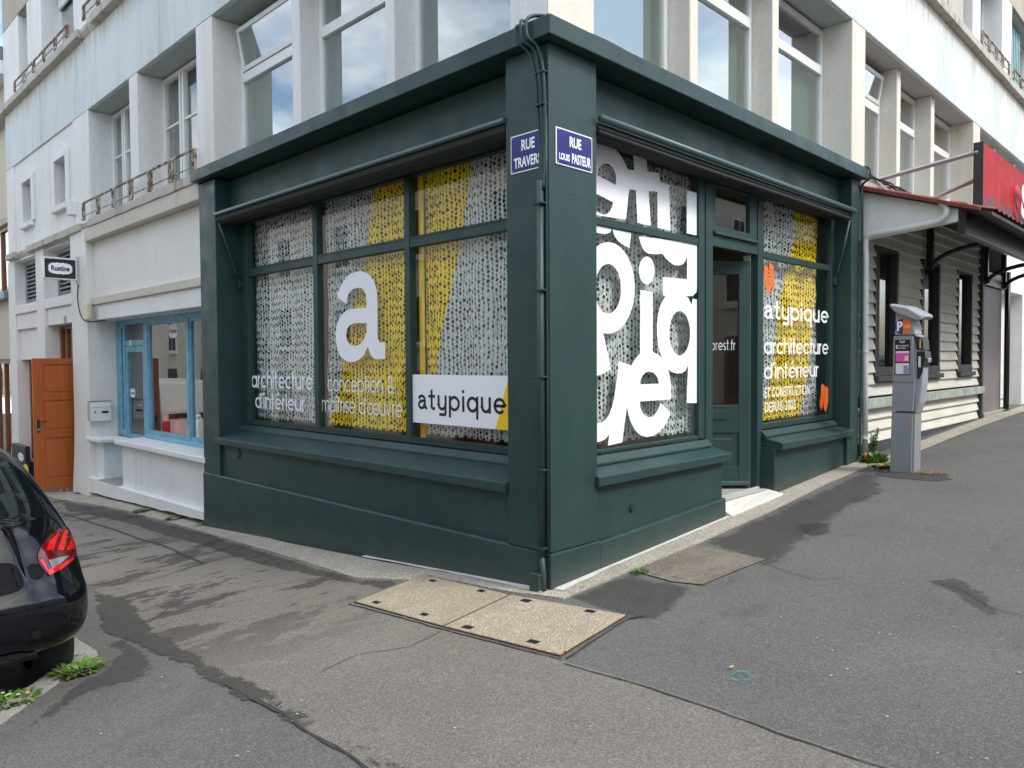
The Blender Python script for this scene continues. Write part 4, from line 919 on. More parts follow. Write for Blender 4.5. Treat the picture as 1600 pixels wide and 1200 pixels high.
grey = M['blindd']
# french windows of the flat on the left street: side casements and middle bars
win('L', 5.98, 8.02, 3.96, 5.77, d=.46, blind=simple('net curtain', (.17, .21, .20), .8), mull=(7.40, 7.30, 6.70, 6.60), bars=(5.05,), g='glass', mw=.032)
win('L', 8.34, 10.25, 3.96, 5.77, d=.46, blind=simple('net curtain b', (.17, .21, .20), .8), mull=(9.75, 9.65, 9.07, 8.97), bars=(5.05,), g='glass', mw=.032)
B('L', 10.25, 10.6, .10, .46, 3.96, 5.77, 'pier', M['pier']) if 0 else None
for s0, s1 in ((5.98, 8.02), (8.34, 10.25), (10.9, 12.9), (13.9, 14.6)): win('L', s0, s1, 7.12, 8.74, d=.42, blind=M['blindd'], mull=((s0+s1)/2,) if s1-s0 > 1 else ())
win('L', 2.3, 5.52, 7.12, 8.74, blind=M['blindd'], mull=(3.9,)); win('L', .62, 2.06, 7.12, 8.74, blind=M['blindd'])
for s0, s1 in ((.62, 3.4), (3.8, 5.74), (6.18, 8.6), (10.8, 11.25), (11.75, 13.4), (14.2, 17.1)): win('R', s0, s1, 7.12, 8.74, d=.42, blind=M['blindd'], mull=((s0+s1)/2,) if s1-s0 > 1 else ())
B('L', 8.5, 10.2, .40, .42, 8.3, 8.74, 'shutter_box', M['white'])
B('L', 11.0, 12.85, .38, .42, 8.35, 8.74, 'shutter_box', M['white'])
B('R', 11.8, 12.9, .36, .40, 7.15, 8.7, 'shutter', M['vinyl']); B('R', 14.25, 15.9, .28, .32, 7.15, 8.7, 'shutter', simple('sea green shutter', (.20, .38, .38), .6))
for k in range(10): B('R', 14.27+k*.165, 14.27+k*.165+.012, .272, .279, 7.18, 8.68, 'shutter_batten', M['greenrail'], 0)
# plain wall with two small windows at the far left, upper floor
SW = [(11.56, 12.27, 4.47, 5.31), (13.88, 14.58, 4.47, 5.31)]
b = MB()
for (s0, s1, z0, z1) in ((11.1, 11.56, 3.95, B0), (12.27, 13.88, 3.95, B0), (14.58, 15.3, 3.95, B0), (11.56, 12.27, 3.95, 4.47), (11.56, 12.27, 5.31, B0), (13.88, 14.58, 3.95, 4.47), (13.88, 14.58, 5.31, B0)): b.fb('L', s0, s1, .13, .7, z0, z1-.001)
b.build('wall', M['pier'], ap); B('L', 15.3, LEND, .10, .7, 3.95, B0-.006, 'pier', M['pier'])
for s0, s1, z0, z1 in SW:
    B('L', s0, s1, .45, .5, z0, z1, 'pane', M['blindd'], 0); B('L', s0-.08, s1+.08, .04, .13, z0-.10, z0, 'sill', M['pier'])
    B('L', s0-.16, s0, .085, .13, z0-.0, z1+.12, 'window_trim', M['pier']); B('L', s1, s1+.14, .085, .13, z0, z1+.12, 'window_trim', M['pier']); B('L', s0, s1, .085, .13, z1, z1+.12, 'window_trim', M['pier'])
    B('L', s0+.05, s1-.05, .40, .44, z0, z1, 'window_frame', M['white'], 0) if 0 else None
# street level on the left: wall panels, beams, pilasters
lw = M['lowwall']
Z = lambda y: gz(.1, y)
for s0, s1, d0 in ((10.25, 11.1, .02), (12.95, 13.5, .05), (15.3, LEND, .08)):
    # the foot of the nearest pilaster is worn and flares out
    n = 9; zz = [ -1.0 + (3.83+1.0)*k/n for k in range(n+1)]
    b = MB(); 
    for k in range(n):
        def pt(z):
            fl = max(0, 1-(z-Z(s0))/.9) if z > Z(s0) else 1
            return fl*.10
        a, c_ = pt(zz[k]), pt(zz[k+1])
        b.hexa([(d0-a*.5, s0, zz[k]), (.5, s0, zz[k]), (.5, s1+a*.0, zz[k]), (d0-a*.5, s1, zz[k]), (d0-c_*.5, s0, zz[k+1]), (.5, s0, zz[k+1]), (.5, s1, zz[k+1]), (d0-c_*.5, s1, zz[k+1])])
    b.build('pilaster', lw, ap, bevel=0)
B('L', 5.75, 10.25, .0, .6, 3.62, 3.83, 'beam', M['course'], .012)
B('L', 5.75, 10.25, .14, .6, 2.70, 3.62, 'wall_panel', lw)
B('L', 5.75, 10.25, .08, .6, 2.58, 2.70, 'string_course', M['course'], .012)
B('L', 5.75, 10.25, .12, .6, 2.33, 2.58, 'lintel', M['pier'])
# louvred bays
for s0, s1, lv in ((11.1, 12.95, (11.95, 12.85)), (13.5, 15.3, (14.35, 15.25))):
    B('L', s0, s1, .10, .5, 3.77, 3.83, 'beam', lw); B('L', s0, s1, .06, .5, 2.66, 2.84, 'sill', lw, .015); B('L', s0, s1, .10, .5, 2.34, 2.66, 'lintel', lw)
    B('L', s0, lv[0], .28, .5, 2.84, 3.77, 'wall_panel', lw, 0); B('L', lv[1], s1, .28, .5, 2.84, 3.77, 'wall_panel', lw, 0)
    b = MB(); a, c_ = lv
    for q in ((a, c_, 2.84, 2.93), (a, c_, 3.70, 3.77), (a, a+.07, 2.93, 3.70), (c_-.07, c_, 2.93, 3.70)): b.fb('L', q[0], q[1], .26, .33, q[2], q[3])
    lo = b.build('louvre', M['gal'], ap, bevel=.004); B('L', a+.05, c_-.05, .42, .44, 2.9, 3.72, 'backing', M['blindd'], 0, lo)
    for k in range(9):
        z = 2.945+k*.084; MB().prism('L', a+.07, c_-.07, [(.265, z), (.265, z+.012), (.325, z+.062), (.325, z+.05)]).build('slat', M['gal'], lo)
# far left bay below louvres: wall with tall door opening; entrance behind the open door
B('L', 13.5, 15.3, .16, .5, 1.70, 2.34, 'wall_panel', lw); B('L', 13.5, 13.9, .16, .5, -1.1, 1.70, 'wall_panel', lw, 0)
df = MB()
for q in ((13.9, 15.3, 1.62, 1.70), (13.9, 13.98, -.85, 1.62), (15.22, 15.3, -.85, 1.62), (14.55, 14.65, -.85, 1.62)): df.fb('L', q[0], q[1], .30, .38, q[2], q[3])
dfo = df.build('wooden_door_frame', M['brownwood'], ap, bevel=.005); B('L', 13.98, 15.22, .36, .40, -.8, 1.62, 'door_board', M['orangewood'], .004, dfo)
MB().fb('L', 13.5, 15.3, .16, .5, -1.2, -.42).build('wall_panel', M['concgrey'], ap, bevel=.01)
# entrance bay with wooden fanlight
b = MB(); z0, z1 = 1.62, 2.33; s0, s1 = 11.1, 12.95
for q in ((s0, s1, z1-.06, z1), (s0, s1, z0, z0+.08), (s0, s0+.07, z0+.08, z1-.06), (s1-.10, s1, z0+.08, z1-.06), (11.6, 11.66, z0+.08, z1-.06), (12.15, 12.21, z0+.08, z1-.06), (12.5, 12.56, z0+.08, z1-.06)): b.fb('L', q[0], q[1], .30, .38, q[2], q[3])
fl = b.build('fanlight', M['brownwood'], ap, bevel=.005)
B('L', s0+.03, s1-.05, .335, .341, z0+.04, z1-.03, 'pane', M['glass'], 0, fl); B('L', s0, s1, .62, .66, -.9, z1, 'backing', M['blindd'], 0, fl)
B('L', 11.1, 11.2, .3, .4, -.9, z0, 'door_frame', M['brownwood']); B('L', 12.85, 12.95, .3, .4, -.9, z0, 'door_frame', M['brownwood'])
# number tiles
q = fy(102, 499, .095); B('L', q[0]-.07, q[0]+.07, .088, .098, q[1]-.07, q[1]+.07, 'number_tile', M['steel'], 0)
font_text('L', '0', q[0]+.03, q[0]-.03, q[1]-.05, q[1]+.05, .086, M['black'], ap, .02, 'house_number')
# small junction boxes and pipes on the wall
q = fy(137, 487, .0); bx = B('L', q[0]-.1, q[0]+.1, -.04, .02, q[1]-.13, q[1]+.13, 'junction_box', simple('cream plastic box', (.62, .58, .36), .5), .01)
q = fy(111, 325, .05); B('L', q[0]-.1, q[0]+.1, .0, .13, q[1]-.13, q[1]+.13, 'meter_box', M['pier'], .02)
# plinth, low walls and sills of the blue shop
pw = M['plinthw']
def sloped(s0, s1, d0, d1, zt0, zt1, name, mat=pw, zb=-1.2, bev=.01):
    MB().hexa([(d0, s0, zb), (d1, s0, zb), (d1, s1, zb), (d0, s1, zb), (d0, s0, zt0), (d1, s0, zt0), (d1, s1, zt1), (d0, s1, zt1)]).build(name, mat, ap, bevel=bev)
sloped(5.75, 10.4, .012, .5, -.42, -.56, 'wall_foot', M['concgrey'])
b = MB(); n = 24
for k in range(n):
    a, c_ = 5.76+(10.42-5.76)*k/n, 5.76+(10.42-5.76)*(k+1)/n
    la = lambda y: lerp_tab([(5.7, -.335), (8.5, -.455), (10.5, -.53)], y)+.018*noise.noise(Vector((y*3, 1, 2)))
    ta = lambda y: lerp_tab([(5.7, -.235), (8.5, -.28), (10.5, -.28)], y)
    b.hexa([(-.005, a, la(a)), (.3, a, la(a)), (.3, c_, la(c_)), (-.005, c_, la(c_)), (-.005, a, ta(a)), (.3, a, ta(a)), (.3, c_, ta(c_)), (-.005, c_, ta(c_))])
b.build('plinth', pw, ap)
B('L', 5.76, 8.95, .09, .5, -.35, .37, 'stall_riser', pw); B('L', 5.70, 9.0, -.01, .46, .37, .445, 'sill', M['plinthw'], .012)
B('L', 10.0, 10.25, .10, .5, -.4, .33, 'stall_riser', pw); MB().fb('L', 9.66, 10.40, -.015, .42, .335, .395).build('sill', M['plinthw'], ap, bevel=.012)
B('L', 9.86, 10.02, .10, .46, -.35, .335, 'stall_riser', pw)
B('L', 8.95, 9.86, .0, .48, -.5, -.27, 'door_step', M['concgrey'])
# railings
def railing(side, s0, s1, z0, n, label, h=.30, last=True):
    t = thing('railing', label, 'railing', (-.0, s0, z0) if side == 'L' else (s0, 0, z0), 'rusty balcony railings')
    pt = (lambda s, z, d=.0: (d, s, z)) if side == 'L' else (lambda s, z, d=.0: (s, d, z))
    MB().tube([pt(s0, z0+h), pt(s1, z0+h)], .018, 8).build('rail', M['rust'], t, smooth=True)
    MB().tube([pt(s0, z0+.09), pt(s1, z0+.09)], .008, 8).build('rail', M['rust'], t, smooth=True)
    for k in range(n+1):
        s = s0+(s1-s0)*k/n; b = MB()
        for o in (-.055, .0, .055) if k not in (0, n) else (-.04, .04): b.fb(side, s+o-.008, s+o+.008, -.015, .015, z0+.02, z0+h)
        b.fb(side, s-.06, s+.06, -.014, .014, z0+.02, z0+.04)
        b.build('post', M['rust'], t, bevel=.003)
railing('L', 5.85, 10.25, 3.95, 6, 'rusty peeling balcony railing on the lower ledge left of the green cornice')
railing('L', 10.9, 14.5, 7.12, 5, 'rusty railing on the upper ledge at the far left of the building', .22)
railing('L', 6.4, 10.0, 7.12, 5, 'rusty railing on the upper ledge above the blank band, second from the left end', .24)
railing('R', 11.45, 13.5, 7.12, 4, 'rusty green railing in front of the white shutter at the upper right', .24)
railing('R', 13.9, 16.5, 7.12, 4, 'green railing in front of the sea green shutter at the top right edge', .24)

# open wooden door leaf at the entrance
t = thing('wooden_door', 'open orange varnished door with three panels standing out from the white building', 'door', (-.1, 11.3, -.66))
b = MB(); X0, X1, Yd = -.55, .34, 11.3; zb, zt = -.565, 1.71
for q in ((X0, X0+.15, zb, zt), (X1-.13, X1, zb, zt), (X0+.15, X1-.13, zt-.11, zt), (X0+.15, X1-.13, zb, zb+.19), (X0+.15, X1-.13, .33, .46), (X0+.15, X1-.13, .98, 1.10)): b.box(q[0], q[1], Yd, Yd+.045, q[2], q[3])
b.build('frame', M['orangewood'], t, bevel=.006)
for z0, z1 in ((zb+.19, .33), (.46, .98), (1.10, zt-.11)):
    MB().box(X0+.15, X1-.13, Yd+.016, Yd+.03, z0, z1).build('panel', M['orangewood'], t); MB().box(X0+.185, X1-.16, Yd+.006, Yd+.016, z0+.035, z1-.035).build('panel', M['orangewood'], t, bevel=.006)
h = MB().box(X0+.05, X0+.09, Yd-.012, Yd, .44, .66).build('handle_plate', M['blackpl'], t, bevel=.005)
MB().tube([(X0+.07, Yd-.01, .62), (X0+.07, Yd-.055, .62), (X0+.18, Yd-.055, .625)], .010, 8).build('lever', M['blackpl'], h, smooth=True)
MB().box(X0+.062, X0+.078, Yd-.016, Yd-.012, .47, .51).build('key_plate', M['steel'], h)
for x in (X0+.10, X0+.40, X0+.50): MB().tube([(x, Yd+.03, gz(x, Yd)), (x, Yd+.03, zb)], .035, 10).build('foot_block', simple('pale wood block', (.35, .22, .12), .7), t)

# letterbox
t = thing('letterbox', 'white metal letterbox with red edges on the wall beside the blue shop door', 'letterbox', (.15, 10.2, .65))
MB().box(.0, .32, 10.13, 10.25, .66, .98).build('box', M['white'], t, bevel=.006); MB().box(-.012, .0, 10.14, 10.25, .665, .975).build('side', M['steel'], t)
MB().box(.0, .325, 10.128, 10.25, .981, .99).build('rim', M['redtrim'], t); MB().box(.02, .30, 10.122, 10.13, .89, .93).build('flap', M['white'], t, bevel=.003)
MB().box(.17, .27, 10.12, 10.13, .79, .825).build('name_holder', M['blackpl'], t); MB().cyl((.07, 10.127, .81), (0, 1, 0), .012, .01, 10).build('lock', M['blackpl'], t)
# projecting sign
t = thing('hanging_sign', 'small black projecting sign with Rustine in a white toothed oval', 'sign', (-.27, 10.6, 3.0))
MB().box(-.52, -.02, 10.60, 10.69, 3.01, 3.37).build('case', M['white'], t, bevel=.006)
MB().box(-.495, -.045, 10.592, 10.60, 3.035, 3.345).build('face', M['blackpl'], t)
cx, cz = -.27, 3.19; pts = []
for k in range(56):
    a = 2*math.pi*k/56; rr = 1.0 if k % 2 else .90; ex = lambda v: math.copysign(abs(v)**.62, v); pts.append((cx+.185*rr*ex(math.cos(a)), cz+.098*rr*ex(math.sin(a))))
v_, f_ = loops_fill([pts], lambda x, z: (x, 10.590, z)); MB().add(v_, f_).build('oval', M['vinyl'], t)
font_text(lambda s, z: (s, 10.587, z), 'Rustine', cx-.135, cx+.135, 3.15, 3.235, 0, M['black'], t, .03)
MB().box(-.02, .03, 10.61, 10.68, 2.94, 3.42).build('bracket', M['steel'], t, bevel=.004)
MB().tube(smooth_pts([(.0, 10.63, 2.95), (-.02, 10.6, 2.7), (-.0, 10.55, 2.45), (-.01, 10.3, 2.33), (.05, 10.05, 2.30), (.2, 9.9, 2.33)]), .010, 8).build('cable', M['blackpl'], t, smooth=True)

# ------------------------------------------------------------------ blue shop front
bs = thing('blue_shop_front', 'worn sky blue shop front with door and windows left of the green shop', 'shop', (.45, 8, -.2))
bl = M['blue']; D0, D1 = .45, .53
def bar(q, name='frame', dd=0): return MB().fb('L', q[0], q[1], D0-dd, D1, q[2], q[3])
b = MB()
for q in ((5.76, 10.25, 2.25, 2.335), (10.02, 10.08, .40, 2.25), (9.22+.62, 9.22+.70, -.3, 2.25), (8.83, 8.98, -.3, 2.25), (7.25, 7.33, .50, 2.25), (5.76, 8.83, .45, .52), (10.08, 10.25, .40, 2.25), (9.92, 10.02, .38, .50), (8.98, 9.84, 1.90, 1.99), (9.92, 10.02, 2.20, 2.25)): b.fb('L', q[0], q[1], D0, D1, q[2], q[3])
b.build('frame', bl, bs, bevel=.005)
MB().prism('L', 5.76, 8.9, [(D0-.05, .445), (D0-.05, .46), (D0, .50), (D0, .445)]).build('sill', bl, bs, bevel=.004)
gm = M['glass']
for q, nm in (((7.33, 8.83, .52, 2.25), 'window'), ((5.76, 7.25, .52, 2.25), 'window')):
    w = MB(); e = .045
    for r_ in ((q[0], q[1], q[3]-e, q[3]), (q[0], q[1], q[2], q[2]+e), (q[0], q[0]+e, q[2]+e, q[3]-e), (q[1]-e, q[1], q[2]+e, q[3]-e)): w.fb('L', r_[0], r_[1], D0+.015, D1-.01, r_[2], r_[3])
    wo_ = w.build('window', bl, bs, bevel=.003); MB().fb('L', q[0]+.03, q[1]-.03, D0+.04, D0+.046, q[2]+.03, q[3]-.03).build('pane', gm, wo_)
MB().fb('L', 9.92, 10.02, D0+.03, D0+.036, .5, 2.2).build('pane', gm, bs); MB().fb('L', 8.98, 9.84, D0+.04, D0+.046, 1.99, 2.25).build('pane', gm, bs)
b = MB()
for q in ((8.985, 9.07, -.27, 1.895), (9.75, 9.835, -.27, 1.895), (9.07, 9.75, 1.80, 1.895), (9.07, 9.75, -.27, .45)): b.fb('L', q[0], q[1], D0+.012, D1-.012, q[2], q[3])
dr = b.build('door', bl, bs, bevel=.004); MB().fb('L', 9.06, 9.76, D0+.04, D0+.046, .44, 1.81).build('pane', gm, dr)
MB().tube([(D0, 9.03, .95), (D0-.05, 9.03, .95), (D0-.05, 9.13, .95)], .009, 8).build('handle', M['chrome'], dr, smooth=True)
q = fy(203, 531, .44); MB().fb('L', q[0]-.05, q[0]+.05, D0-.01, D0, 1.90, 1.99).build('number_tile', M['paper'], bs); font_text('L', '2', q[0]+.02, q[0]-.02, 1.915, 1.975, D0-.012, M['black'], bs, .02, 'house_number')
# round labels on the glass
def badge(s, z, rs, rz, par):
    pts = []
    for k in range(32):
        a = 2*math.pi*k/32; rr = 1 if k % 2 else .93; ex = lambda v: math.copysign(abs(v)**.6, v); pts.append((s+rs*rr*ex(math.cos(a)), z+rz*rr*ex(math.sin(a))))
    v_, f_ = loops_fill([pts], lambda y, zz: (D0+.036, y, zz)); MB().add(v_, f_).build('sticker', M['paper'], par); font_text('L', 'Rustine', s+rs*.75, s-rs*.75, z-rz*.3, z+rz*.35, D0+.034, M['black'], par, .02)
q = fy(270, 517, .48); badge(q[0], q[1], .17, .11, bs); q = fy(207, 614, .48); badge(q[0], q[1], .12, .075, bs)
# interior of the blue shop
MB().box(.5, 2.6, 5.8, 10.2, -.3, -.28).build('floor', simple('dull floor', (.12, .11, .10), .6), bs); MB().box(.5, 2.6, 5.8, 10.2, 2.4, 2.45).build('ceiling', simple('white ceiling', (.3, .3, .29), .8), bs)
MB().box(2.6, 2.65, 5.8, 10.2, -.3, 2.45).box(.55, 2.6, 10.2, 10.25, -.3, 2.45).box(.55, 2.6, 5.76, 5.8, -.3, 2.45).build('inner_wall', simple('pale grey interior', (.13, .14, .135), .8), bs)
MB().box(.56, 1.0, 5.9, 8.75, .40, .43).build('display_shelf', M['brownwood'], bs)
def bagthing(s, z, w, h, label, mat):
    t = thing('bag', label, 'bag', (.75, s, z)); MB().hexa([(.68, s-w/2, z), (.84, s-w/2, z), (.84, s+w/2, z), (.68, s+w/2, z), (.70, s-w*.4, z+h), (.80, s-w*.4, z+h), (.80, s+w*.4, z+h), (.70, s+w*.4, z+h)]).build('body', mat, t, bevel=.02)
    MB().hexa([(.67, s-w*.42, z+h*.45), (.68, s-w*.42, z+h*.45), (.68, s+w*.42, z+h*.45), (.67, s+w*.42, z+h*.45), (.69, s-w*.42, z+h*1.01), (.70, s-w*.42, z+h*1.01), (.70, s+w*.42, z+h*1.01), (.69, s+w*.42, z+h*1.01)]).build('flap', mat, t, bevel=.01)
    MB().tube([(.75, s-w*.25, z+h), (.75, s-w*.2, z+h*1.2), (.75, s+w*.2, z+h*1.2), (.75, s+w*.25, z+h)], .012, 6).build('handle', mat, t, smooth=True)
q = fy(267, 665, .75); bagthing(q[0], .43, .34, .36, 'dark red leather satchel standing in the blue shop window', M['jacket'])
q = fy(281, 668, .75); bagthing(q[0]-.05, .43, .22, .28, 'bright red small bag beside the dark red satchel', simple('bright red', (.6, .01, .01), .4))
q = fy(311, 668, .75); bagthing(q[0], .43, .34, .34, 'white bag at the right end of the blue shop window', M['paper'])
q = fy(236, 660, .7); t = tag(MB().hexa([(.66, q[0]-.14, .43), (.67, q[0]-.14, .43), (.67, q[0]+.12, .43), (.66, q[0]+.12, .43), (.74, q[0]-.18, .74), (.75, q[0]-.18, .74), (.75, q[0]+.08, .74), (.74, q[0]+.08, .74)]).build('poster', M['blackpl']), 'small dark tilted poster leaning in the blue shop window', 'poster')
q = fy(182, 652, .6); tag(MB().box(.60, .61, q[0]-.13, q[0]+.13, .52, .85).build('poster', M['paper']), 'small pale poster inside the narrow side window of the blue shop', 'poster')
MB().box(.605, .0, 0, 0, 0, 0) if 0 else None

# utility posts with black base and yellow sticker at the far left
t = thing('service_box', 'narrow white wall pier cover with black base and yellow round sticker', 'utility box', (.0, 13.2, -.8))
q0 = fy(20, 700, .0); q1 = fy(44, 700, .0)
MB().fb('L', 14.35, 15.5, -.02, .07, -.95, -.08).build('cover', M['blackpl'], t, bevel=.01)
q = fy(32, 714, -.03); b = MB(); v_, f_ = loops_fill([[(q[0]+.24*math.cos(k*.26), q[1]+.09*math.sin(k*.26)) for k in range(24)]], lambda y, z: (-.024, y, z)); b.add(v_, f_).build('handle_plate', M['paper'], t)
q = fy(40, 734, -.03); b = MB(); v_, f_ = loops_fill([[(q[0]+.22*math.cos(k*.26), q[1]+.12*math.sin(k*.26)) for k in range(24)]], lambda y, z: (-.026, y, z)); b.add(v_, f_).build('sticker', M['yellow'], t)

# ------------------------------------------------------------------ neighbour at the far left
nb = thing('neighbour_building', 'cream building with brown wooden shop windows at the far left edge', 'building', (.2, 18, -1))
def NBx(s0, s1, d0, d1, z0, z1, nm, mt, bev=.01, par=None): return MB().fb('L', s0, s1, d0, d1, z0, z1).build(nm, mt, par or nb, bevel=bev)
cm = M['cream']
NBx(15.92, 26, .25, 8, 4.95, 7.9, 'wall', cm); NBx(15.92, 26, .2, 8, 1.72, 3.05, 'wall', cm); NBx(15.92, 26, .0, .6, 3.05, 3.2, 'sill', M['zinc'])
NBx(15.92, 26, -.1, 8.2, 7.9, 8.2, 'cornice', M['pier']); NBx(15.92, 26, .0, 8, 8.2, 8.5, 'roof', M['zinc'])
NBx(15.92, 26, .22, .6, 4.8, 4.95, 'beam', M['ledge'])
NBx(15.92, 26, .8, 1, -1.4, 4.95, 'inner_wall', M['blindd'])
for z0, z1 in ((3.2, 4.8), (-.9, 1.72)):
    b = MB(); b.fb('L', 15.92, 26, .3, .4, z0, z0+.12).fb('L', 15.92, 26, .3, .4, z1-.1, z1)
    for k in range(12): b.fb('L', 15.95+k*.8, 16.05+k*.8, .302, .398, z0+.12, z1-.1)
    w = b.build('window', M['brownwood'], nb, bevel=.006)
    for k in range(11): MB().fb('L', 16.05+k*.8, 16.75+k*.8, .35, .356, z0+.12, z1-.1).build('pane', M['glassup'], w)
for k in range(9):
    c_ = [M['pink'], M['paper'], M['aqua'], M['black']][k % 4]; NBx(16.1+k*.3, 16.3+k*.3, .45, .46, -.6+(k % 3)*.35, -.3+(k % 3)*.35, 'poster', c_, 0)

# ------------------------------------------------------------------ clapboard pub front on the right
cb = thing('clapboard_front', 'weathered cream clapboard bar front with dark narrow windows right of the green shop', 'building', (9, .1, .5))
wins = [(6.47, 7.38), (8.42, 9.35), (10.35, 11.28)]; WZ0, WZ1 = 1.40, 3.12
pitch = .152; k = 0; z = .52
rows = []
while z < 3.72: rows.append(z); z += pitch
BE = 11.74
for r_i, z in enumerate(rows):
    seg = [(5.98, BE)]
    if z+pitch > WZ0+.02 and z < WZ1-.02:
        seg = [(5.98, wins[0][0]), (wins[0][1], wins[1][0]), (wins[1][1], wins[2][0]), (wins[2][1], BE)]
    elif z > WZ1-.03:
        cuts = [5.98, 7.0, 7.95, 8.9, 9.9, 10.9, BE]; seg = list(zip(cuts, cuts[1:]))
    if abs(z-1.0) < pitch*.6 and r_i in (3,): seg = []
    for a, c_ in seg:
        zz = max(z, gz((a+c_)/2, .0)+.02); jd = random.uniform(-.003, .003)
        MB().prism('R', a+.004, c_-.004, [(.045+jd, zz), (.045+jd, zz+.018), (.088+jd, zz+pitch+.01), (.10+jd, zz+pitch+.01), (.10, zz)]).build('plank', M['clap'], cb)
for q in ((5.98, wins[0][0], .2, 3.7), (wins[0][1], wins[1][0], .2, 3.7), (wins[1][1], wins[2][0], .2, 3.7), (wins[2][1], BE+.1, .2, 3.7)) + tuple((a, c_, z0, z1) for a, c_ in wins for z0, z1 in ((.2, WZ0-.02), (WZ1, 3.7))):
    MB().fb('R', q[0], q[1], .11, .2, q[2], q[3]).build('backing_board', M['dark'], cb)
for (s0, s1, z0, z1) in ((5.98, 6.47, .2, 4), ):
    pass
MB().fb('R', 5.95, BE+.6, .9, .92, .2, 3.7).fb('R', 5.93, 5.95, .21, .9, .2, 3.7).fb('R', BE+.6, BE+.62, .21, .9, .2, 3.7).fb('R', 5.95, BE+.6, .21, .9, 3.65, 3.7).fb('R', 5.95, BE+.6, .21, .9, .2, .25).build('inner_wall', M['blindd'], cb)
MB().fb('R', 6.02, BE+.08, -.03, .06, .975, 1.10).build('rail_board', simple('greenish grey board', (.33, .37, .33), .7, 0, .35, 7, .3, 30), cb, bevel=.006)
b = MB(); n = 12
for k in range(n):
    a, c_ = 5.98+(BE-5.98)*k/n, 5.98+(BE-5.98)*(k+1)/n
    b.hexa([(a, .06, .1), (c_, .06, .1), (c_, .11, .1), (a, .11, .1), (a, .06, .52+.03*(a-6)/6), (c_, .06, .52+.03*(c_-6)/6), (c_, .11, .52), (a, .11, .52)])
b.build('base_board', M['greyblue'], cb)
MB().fb('R', BE, BE+.10, .0, .12, .5, 3.75).build('corner_post', M['darkwood'], cb)
for i, (a, c_) in enumerate(wins):
    b = MB(); e = .075
    for q in ((a, c_, WZ0-.02, WZ0+.10), (a, c_, WZ1-.06, WZ1), (a, a+e, WZ0+.10, WZ1-.06), (c_-e, c_, WZ0+.10, WZ1-.06)): b.fb('R', q[0], q[1], .05, .15, q[2], q[3])
    b.fb('R', a+.3, a+.36, .12, .16, WZ0+.1, WZ1-.06)
    w = b.build('window', M['darkwood'], cb, bevel=.006)
    MB().fb('R', a-.03, c_+.03, -.005, .05, WZ0-.09, WZ0-.02).build('sill', M['darkwood'], w, bevel=.006)
    MB().fb('R', a+e, c_-e, .13, .136, WZ0+.1, WZ1-.06).build('pane', M['glass'], w)
    MB().fb('R', a+.46, a+.49, .2, .23, WZ0+.1, WZ1-.06).build('red_edge', M['red'], w)
    # notices on the glass
    for zz0, zz1, x0, x1 in ((2.45, 2.95, a+.10, a+.27), (2.02, 2.40, a+.12, a+.28), (1.64, 1.98, a+.12, a+.28)):
        if zz0 > 2.4 and i == 0: continue
        nt_ = MB().fb('R', x0, x1, .122, .126, zz0, zz1).build('notice', M['aqua'] if zz0 < 2.4 else M['paper'], w)
    b = MB()
    for zz in (2.07, 2.14, 2.21, 2.28, 1.70, 1.77, 1.84, 1.91): b.fb('R', a+.16, a+.26, .118, .121, zz, zz+.03)
    b.build('print', M['ochre'], w)
# tall mauve door and dark pipe beyond
MB().fb('R', 12.0, 13.35, .05, .3, .52, 2.95).build('mauve_door', M['pinkdoor'], cb, bevel=.02)
MB().fb('R', 11.84, 13.5, .0, .3, 2.95, 3.2).build('door_lintel', M['blackpl'], cb)
MB().fb('R', 11.84, 12.0, .06, .3, .5, 2.95).build('door_jamb', M['blackpl'], cb); MB().fb('R', 13.35, 13.45, .06, .3, .5, 2.95).build('door_jamb', M['blackpl'], cb)
MB().tube([(13.55, -.02, .6), (13.55, -.02, 3.3)], .05, 12).build('drain_pipe', M['blackpl'], cb, smooth=True)
MB().fb('R', 11.84, 13.5, -.02, .3, .3, .60).build('door_step', M['concgrey'], cb, bevel=.01)
